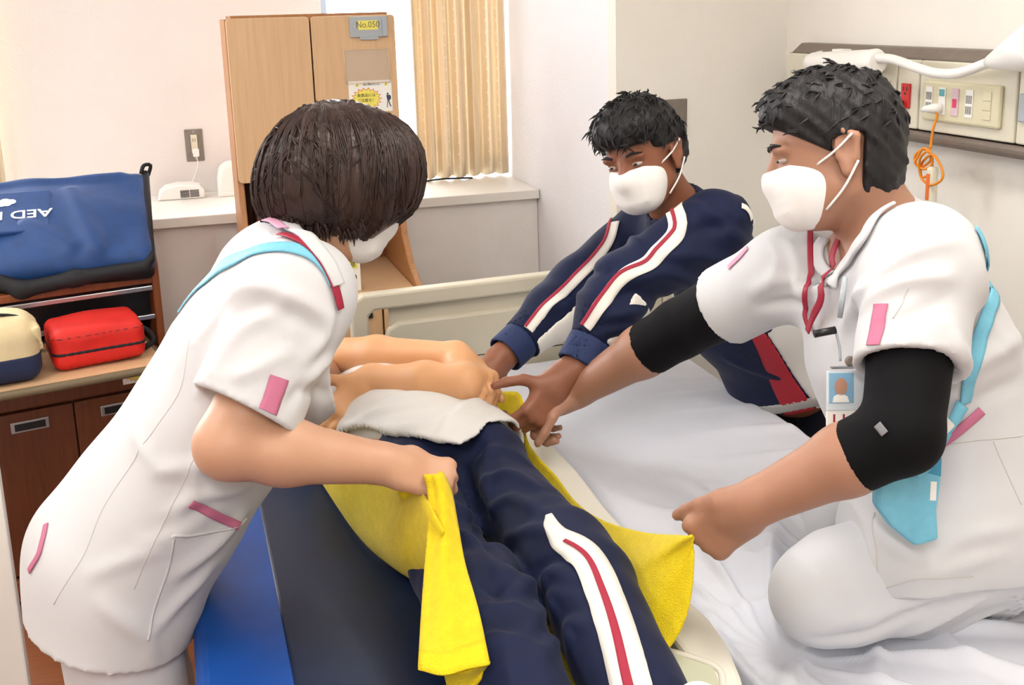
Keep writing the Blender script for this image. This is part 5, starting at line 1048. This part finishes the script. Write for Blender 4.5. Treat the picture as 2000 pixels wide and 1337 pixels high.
# jacket
jp = [ecap(Pl+A_(-.02, 0, .0), sC, (.165, .125), (.165, .125), sds, .06), ecap(sC, sB, (.165, .125), (.168, .122), sds, .06), ecap(sB, sA, (.168, .122), (.155, .095), sds, .06), cap(sA, nkb, .095, .073, .04), cap(sA, shl, .085, .078, .05), cap(sA, shr, .085, .078, .05)]
uL, uR = nrm(wrL_-elL_), nrm(wrR_-elR_); nck = nrm(SE(-.03, 0, -.05)-sA)
def slv_p(sh, el, wrs, q):
    c0 = wrs-nrm(wrs-el)*.065
    return [cap(sh, el, .078, .068, .03), cap(el, el*.5+c0*.5, .070, .066, .03), cap(el*.5+c0*.5, c0, .066, .050, .02)]
FJ = Field([dict(p=jp, f=folds(.005, .9, 61), c=[(plane(at(1560, 806, 2.60), nrm(-_up*.95+_rt*.28)), 0.0), (plane(nkb+nck*.035, nck), .010)]),
            dict(p=slv_p(shl, elL_, wrL_, 1), f=folds(.0045, 1.2, 62), c=[(plane(wrL_-uL*.06, uL), .008)], k=.02),
            dict(p=slv_p(shr, elR_, wrR_, 1), f=folds(.0045, 1.2, 63), c=[(plane(wrR_-uR*.06, uR), .008)], k=.02)], .0055)
jk = FJ.skin('jacket', m_navy, sd_)
crease(jk, [([(1180, 620), (1230, 610), (1290, 620)], .010, .014), ([(1190, 590), (1250, 570), (1330, 590)], -.008, .014), ([(1240, 545), (1310, 535), (1400, 560)], .010, .016), ([(1300, 500), (1380, 500), (1450, 520)], .010, .017), ([(1330, 460), (1400, 440), (1470, 450)], -.008, .017), ([(1350, 400), (1390, 420), (1450, 470)], .008, .016), ([(1400, 580), (1450, 600), (1500, 640)], .009, .016), ([(1180, 650), (1220, 640), (1260, 650)], .008, .012), ([(1060, 610), (1110, 590), (1150, 580)], .008, .013), ([(1130, 560), (1170, 530), (1200, 520)], -.007, .013), ([(1210, 480), (1240, 470), (1270, 490)], .007, .012), ([(1420, 700), (1470, 720), (1530, 740)], .006, .014)])
BJ = bvh(jk)
for w_, u_, nm in ((wrL_, uL, 'L'), (wrR_, uR, 'R')):
    Field([dict(p=[cap(w_-u_*.085, w_+u_*.03, .049, .046, .02)], f=folds(.0012, 4, 2), c=[(plane(w_-u_*.002, u_), .007), plane(w_-u_*.062, -u_)])], .0045).skin('cuff', mat('navy_rib', '1a2c58', .75, bump=.4, bscale=150), sd_)
cl = [cap(nkb-nck*.03, nkb+nck*.03, .072, .066, .02)]
Field([dict(p=cl, c=[(plane(nkb+nck*.022+hf*.0, nck+hf*.35), .007)])], .005).skin('jacket_collar', m_navyd, sd_)
# white bands with a red edge along both sleeves
wb1 = [(1328, 396), (1325, 430), (1316, 462), (1287, 492), (1262, 518), (1218, 540), (1190, 572), (1160, 615), (1142, 640)]
band('sleeve_band', BJ, wb1, lambda t: .042-.014*t, m_strp, sd_, .003, 50)
band('sleeve_band_red', BJ, [(1322, 396), (1320, 430), (1309, 458), (1280, 488), (1256, 514), (1210, 535), (1183, 567), (1153, 611), (1137, 636)], .008, m_strr, sd_, .0055, 50)
wb2 = [(1203, 432), (1190, 470), (1160, 510), (1125, 545), (1090, 580), (1055, 615), (1030, 645)]
band('sleeve_band', BJ, wb2, .026, m_strp, sd_, .003, 50); band('sleeve_band_red', BJ, [(a-6, b-5) for a, b in wb2], .007, m_strr, sd_, .0055, 50)
# white underarm panels, white lower back with a red wedge
FJ.patch('lower_panel_white', m_shirt, sd_, [plane(at(1487, 640, 2.5), nrm(-_rt*.80-_up*.62)), plane(at(1490, 600, 2.5), nrm(_up))], .003)
FJ.patch('red_wedge', mat('wedge_red', 'a81f30', .7), sd_, [plane(at(1487, 640, 2.5), nrm(-_rt*.80-_up*.60)*-1+0), lambda X, Y, Z: -plane(at(1478, 650, 2.5), nrm(-_rt*.86-_up*.50)*-1)(X, Y, Z)*1.0 if False else plane(at(1468, 660, 2.5), nrm(-_rt*.86-_up*.48))(X, Y, Z), plane(at(1490, 640, 2.5), nrm(_up))], .004)
for el, w_, u_, s_ in ((elL_, wrL_, uL, 1), (elR_, wrR_, uR, 1)):
    ax = nrm(w_-el); un = nrm(np.cross(ax, _fw)); un = un if un @ _up < 0 else -un
    FJ.patch('underarm_panel', m_strp, sd_, [plane(w_-un*-.022, -nrm(un)), plane(w_-u_*.064, u_), plane(el+u_*.02, -u_), lambda X, Y, Z, q=w_: np.sqrt((X-q[0])**2+(Y-q[1])**2+(Z-q[2])**2)-.26], .0025)
FJ.patch('white_hem', m_shirt, sd_, [plane(at(1560, 781, 2.60), -nrm(-_up*.95+_rt*.28)), plane(at(1560, 803, 2.60), nrm(-_up*.95+_rt*.28)), plane(at(1478, 780, 2.6), -_rt)], .005)
band('shoulder_print', BJ, ((1446, 402), (1462, 414), (1478, 430)), .016, m_strp, sd_, .003, 14); FJ.patch('white_hem', m_shirt, sd_, [plane(at(1560, 781, 2.60), -nrm(-_up*.95+_rt*.28)), plane(at(1560, 803, 2.60), nrm(-_up*.95+_rt*.28)), plane(at(1478, 780, 2.6), -_rt)], .005)
band('shoulder_print', BJ, ((1470, 432), (1484, 436)), .02, m_strp, sd_, .003, 10)
seam('pocket_zip', BJ, ((1425, 660), (1450, 680), (1480, 702)), .0018, m_navyd, sd_)
# trousers, shoes
Field([dict(p=[ecap(Pl+A_(-.03, 0, .08), Pl, (.155, .115), (.155, .115), A_(0, 1, 0), .04)]+chain([hipL_, knL_, anL_+A_(0, 0, .03)], [.10, .085, .07], .03)+chain([hipR_, knR_, anR_+A_(0, 0, .03)], [.10, .085, .07], .03), f=folds(.005, .8, 71))], .0065).skin('track_pants', m_navyd, sd_)
for an in (anL_, anR_): Field([dict(p=[ell(an+A_(-.05, 0, -.035), (.125, .045, .045), k=.02), cap(an, an+A_(0, 0, .02), .045, .045)], c=[lambda X, Y, Z: .001-Z+0*X])], .007).skin('shoe', m_wpl, sd_)
# hair
hh = [ell(SE(-.018, 0, .036), (.103, .086, .094), hf, ssd, .03), ell(SE(.028, 0, .070), (.070, .075, .046), hf, ssd, .04), ell(SE(-.05, 0, -.01), (.066, .078, .08), hf, ssd, .04)]
fc = lambda X, Y, Z: np.minimum(plane(SE(.045, 0, .0), hf)(X, Y, Z), -plane(SE(0, 0, .034), hu)(X, Y, Z))
tp2 = lambda X, Y, Z: np.minimum(plane(SE(-.005, 0, .0), hf)(X, Y, Z), -plane(SE(0, 0, .0), hu-hf*.4)(X, Y, Z))
ec = lambda X, Y, Z: np.minimum(plane(SE(-.042, 0, 0), hf+hu*.25)(X, Y, Z), -plane(SE(0, 0, .012), hu)(X, Y, Z))
h2 = Field([dict(p=hh, f=tuft, c=[fc, tp2, ec, plane(SE(-.06, 0, -.085), -hu)])], .005).skin('hair', m_hairk, sd_); BH2 = bvh(h2); tf = MB()
for i in range(420):
    a = random.uniform(-pi, pi); e = random.uniform(-.1, 1.5); g = SE(-.02+.16*cos(e)*cos(a), .16*cos(e)*sin(a), .03+.16*sin(e)); loc, no, _, _ = BH2.find_nearest(V3(g)); p = np.array(loc); no = np.array(no)
    dr = hf*random.uniform(.3, .9)+hu*random.uniform(-.8, -.1)+ssd*random.uniform(-.5, .5); dr = nrm(dr-no*(dr @ no)*.92); L = random.uniform(.016, .034)
    tf.tube([p-no*.0015, p+dr*L*.5+no*.0018, p+dr*L+no*.0006], [.0022, .0019, .0004], 4, cap=False)
tag(tf.build('hair_tufts', m_hairk, sd_), kind='stuff')
# ------------------------------------------------------------------ yellow bath towel under the patient
def towel_mat():
    m = mat('yellow_towel', 'ead010', 0.9, 'e0c50a', 60, bump=0.6, bscale=420, sheen=0.12); return m
m_tow = towel_mat()
tw = thing('bath_towel', (.47, 1.75, ZT), 'yellow bath towel under the patient pulled up by the helpers', 'towel')
def coons(inner, outer, nu, nv, bulge=None, pleat=None):
    I = catmull(inner, nu); O = catmull(outer, nu); R = []
    for i in range(nu):
        u = i/(nu-1); row = []
        for j in range(nv):
            v = j/(nv-1); p = I[i]*(1-v)+O[i]*v
            if bulge: p = p+bulge(u, v)
            if pleat: p = p+pleat(u, v)
            row.append(p)
        R.append(row)
    return R
# right flap: from under the left side of the body up to the student's and the kneeling nurse's hands
HN = at(1354, 1046, 1.60)
inn = [A_(.52, 2.36, .70), A_(.56, 2.24, .70), A_(.585, 2.14, .70), A_(.60, 2.05, .70), A_(.605, 1.95, .70), A_(.605, 1.84, .70), A_(.60, 1.73, .70), A_(.59, 1.62, .70), A_(.575, 1.52, .70), A_(.56, 1.42, .70), A_(.55, 1.34, .70), A_(.545, 1.28, .70)]
out = [at(940, 766, 2.46), at(985, 764, 2.36), onp(1018, 775, 2, .845), onp(1030, 862, 2, .775), onp(1086, 930, 2, .742), onp(1125, 980, 2, .738), onp(1182, 1018, 2, .76), onp(1262, 1041, 2, .815), HN+_rt*-.012, HN, HN-_up*.010, HN-_up*.022]
def pl_(u, v):
    g = min(1, max(0, (u-.52)/.15)); ph = u*72; sag = -.02*sin(pi*v)*min(1, max(0, (.6-u)/.2))
    return (_rt*.4+_up*.5-_fw*.6)*.013*sin(ph)*g*(1-v)**.7*min(1, v*6)+A_(0, 0, sag)+(_rt*.028-_up*.02)*sin(pi*v)*max(0, (u-.86)/.14)
solid(MB().grid(coons(inn, out, 90, 22, None, pl_)).build('right_flap', m_tow, tw), .004)
# left flap: lies on the pad, folds and rises to the hand of the bending nurse
low = [onp(625, 925, 2, .678), onp(668, 1000, 2, .678), onp(715, 1062, 2, .678), onp(770, 1108, 2, .678), onp(832, 1145, 2, .678), onp(880, 1170, 2, .678)]
upp = [at(640, 868, 2.12), at(690, 900, 2.02), at(745, 920, 1.91), at(795, 935, 1.80), at(832, 972, 1.655), at(866, 1040, 1.57)]
solid(MB().grid(coons(low, upp, 40, 16, lambda u, v: (-_rt*.02-_up*.012-_fw*.06*min(1, max(0, (u-.35)/.3))*(1-.9*max(0, (u-.75)/.25)))*sin(pi*v), lambda u, v: (-_fw*.004)*sin(u*26+v*4)*v)).build('left_flap', m_tow, tw), .004)
# part lying flat beneath the body
fl_ = [[(x, y, .6745+.0015*sin(x*40+y*22)) for x in np.linspace(.0, 1, 12)*0+np.linspace(float(np.interp(y, [1.3, 1.5, 1.7, 1.95, 2.3], [.44, .40, .34, .27, .27])), .61, 12)] for y in np.linspace(1.3, 2.35, 30)]
MB().grid(fl_).build('flat_part', m_tow, tw)
# end hanging from the fist
Lf = catmull([at(832, 945, 1.70), at(829, 926, 1.672), at(836, 955, 1.66), at(838, 1010, 1.63), at(829, 1120, 1.555), at(822, 1220, 1.475), at(817, 1308, 1.405)], 40)
Rt = catmull([at(852, 945, 1.70), at(862, 922, 1.672), at(880, 960, 1.655), at(892, 1020, 1.62), at(908, 1100, 1.56), at(935, 1190, 1.48), at(957, 1292, 1.40)], 40)
tl = [[Lf[i]*(1-v)+Rt[i]*v+(-_fw)*(.020*sin(pi*v)+.005*sin(v*9+i*.12))*(1 if i > 2 else .5) for v in np.linspace(0, 1, 14)] for i in range(40)]
for k in range(0): tl.append([p+_fw*(.006*k)+_up*(-.004*k if k < 3 else -.004*k+.004*(k-2))*(.3+j/13) for j, p in enumerate(tl[39])])
solid(MB().grid(tl).build('hanging_end', m_tow, tw), .0045)
rib = MB().grid([[tl[i][j]-_fw*.0045 for j in range(14)] for i in (36, 37, 38, 39)]).build('woven_border', mat('towel_border', 'e2c80a', .9, 'ead014', 260, (1, 1, 1), bump=.6, bscale=300), tw); solid(rib, .002)
bk_ = [at(866, 1309, 1.405), at(912, 1306, 1.395), at(957, 1291, 1.402)]; b2 = [at(880, 1390, 1.42), at(905, 1375, 1.42), at(938, 1325, 1.415)]
solid(MB().grid(coons(bk_, b2, 14, 8, lambda u, v: _fw*.01*sin(pi*v))).build('turned_corner', m_tow, tw), .004)
# the part gathered in the fist
Field([dict(p=[cap(at(795, 960, 1.76), at(840, 955, 1.745), .014, .016)], f=folds(.003, 4, 1))], .005).skin('gathered_part', m_tow, tw)
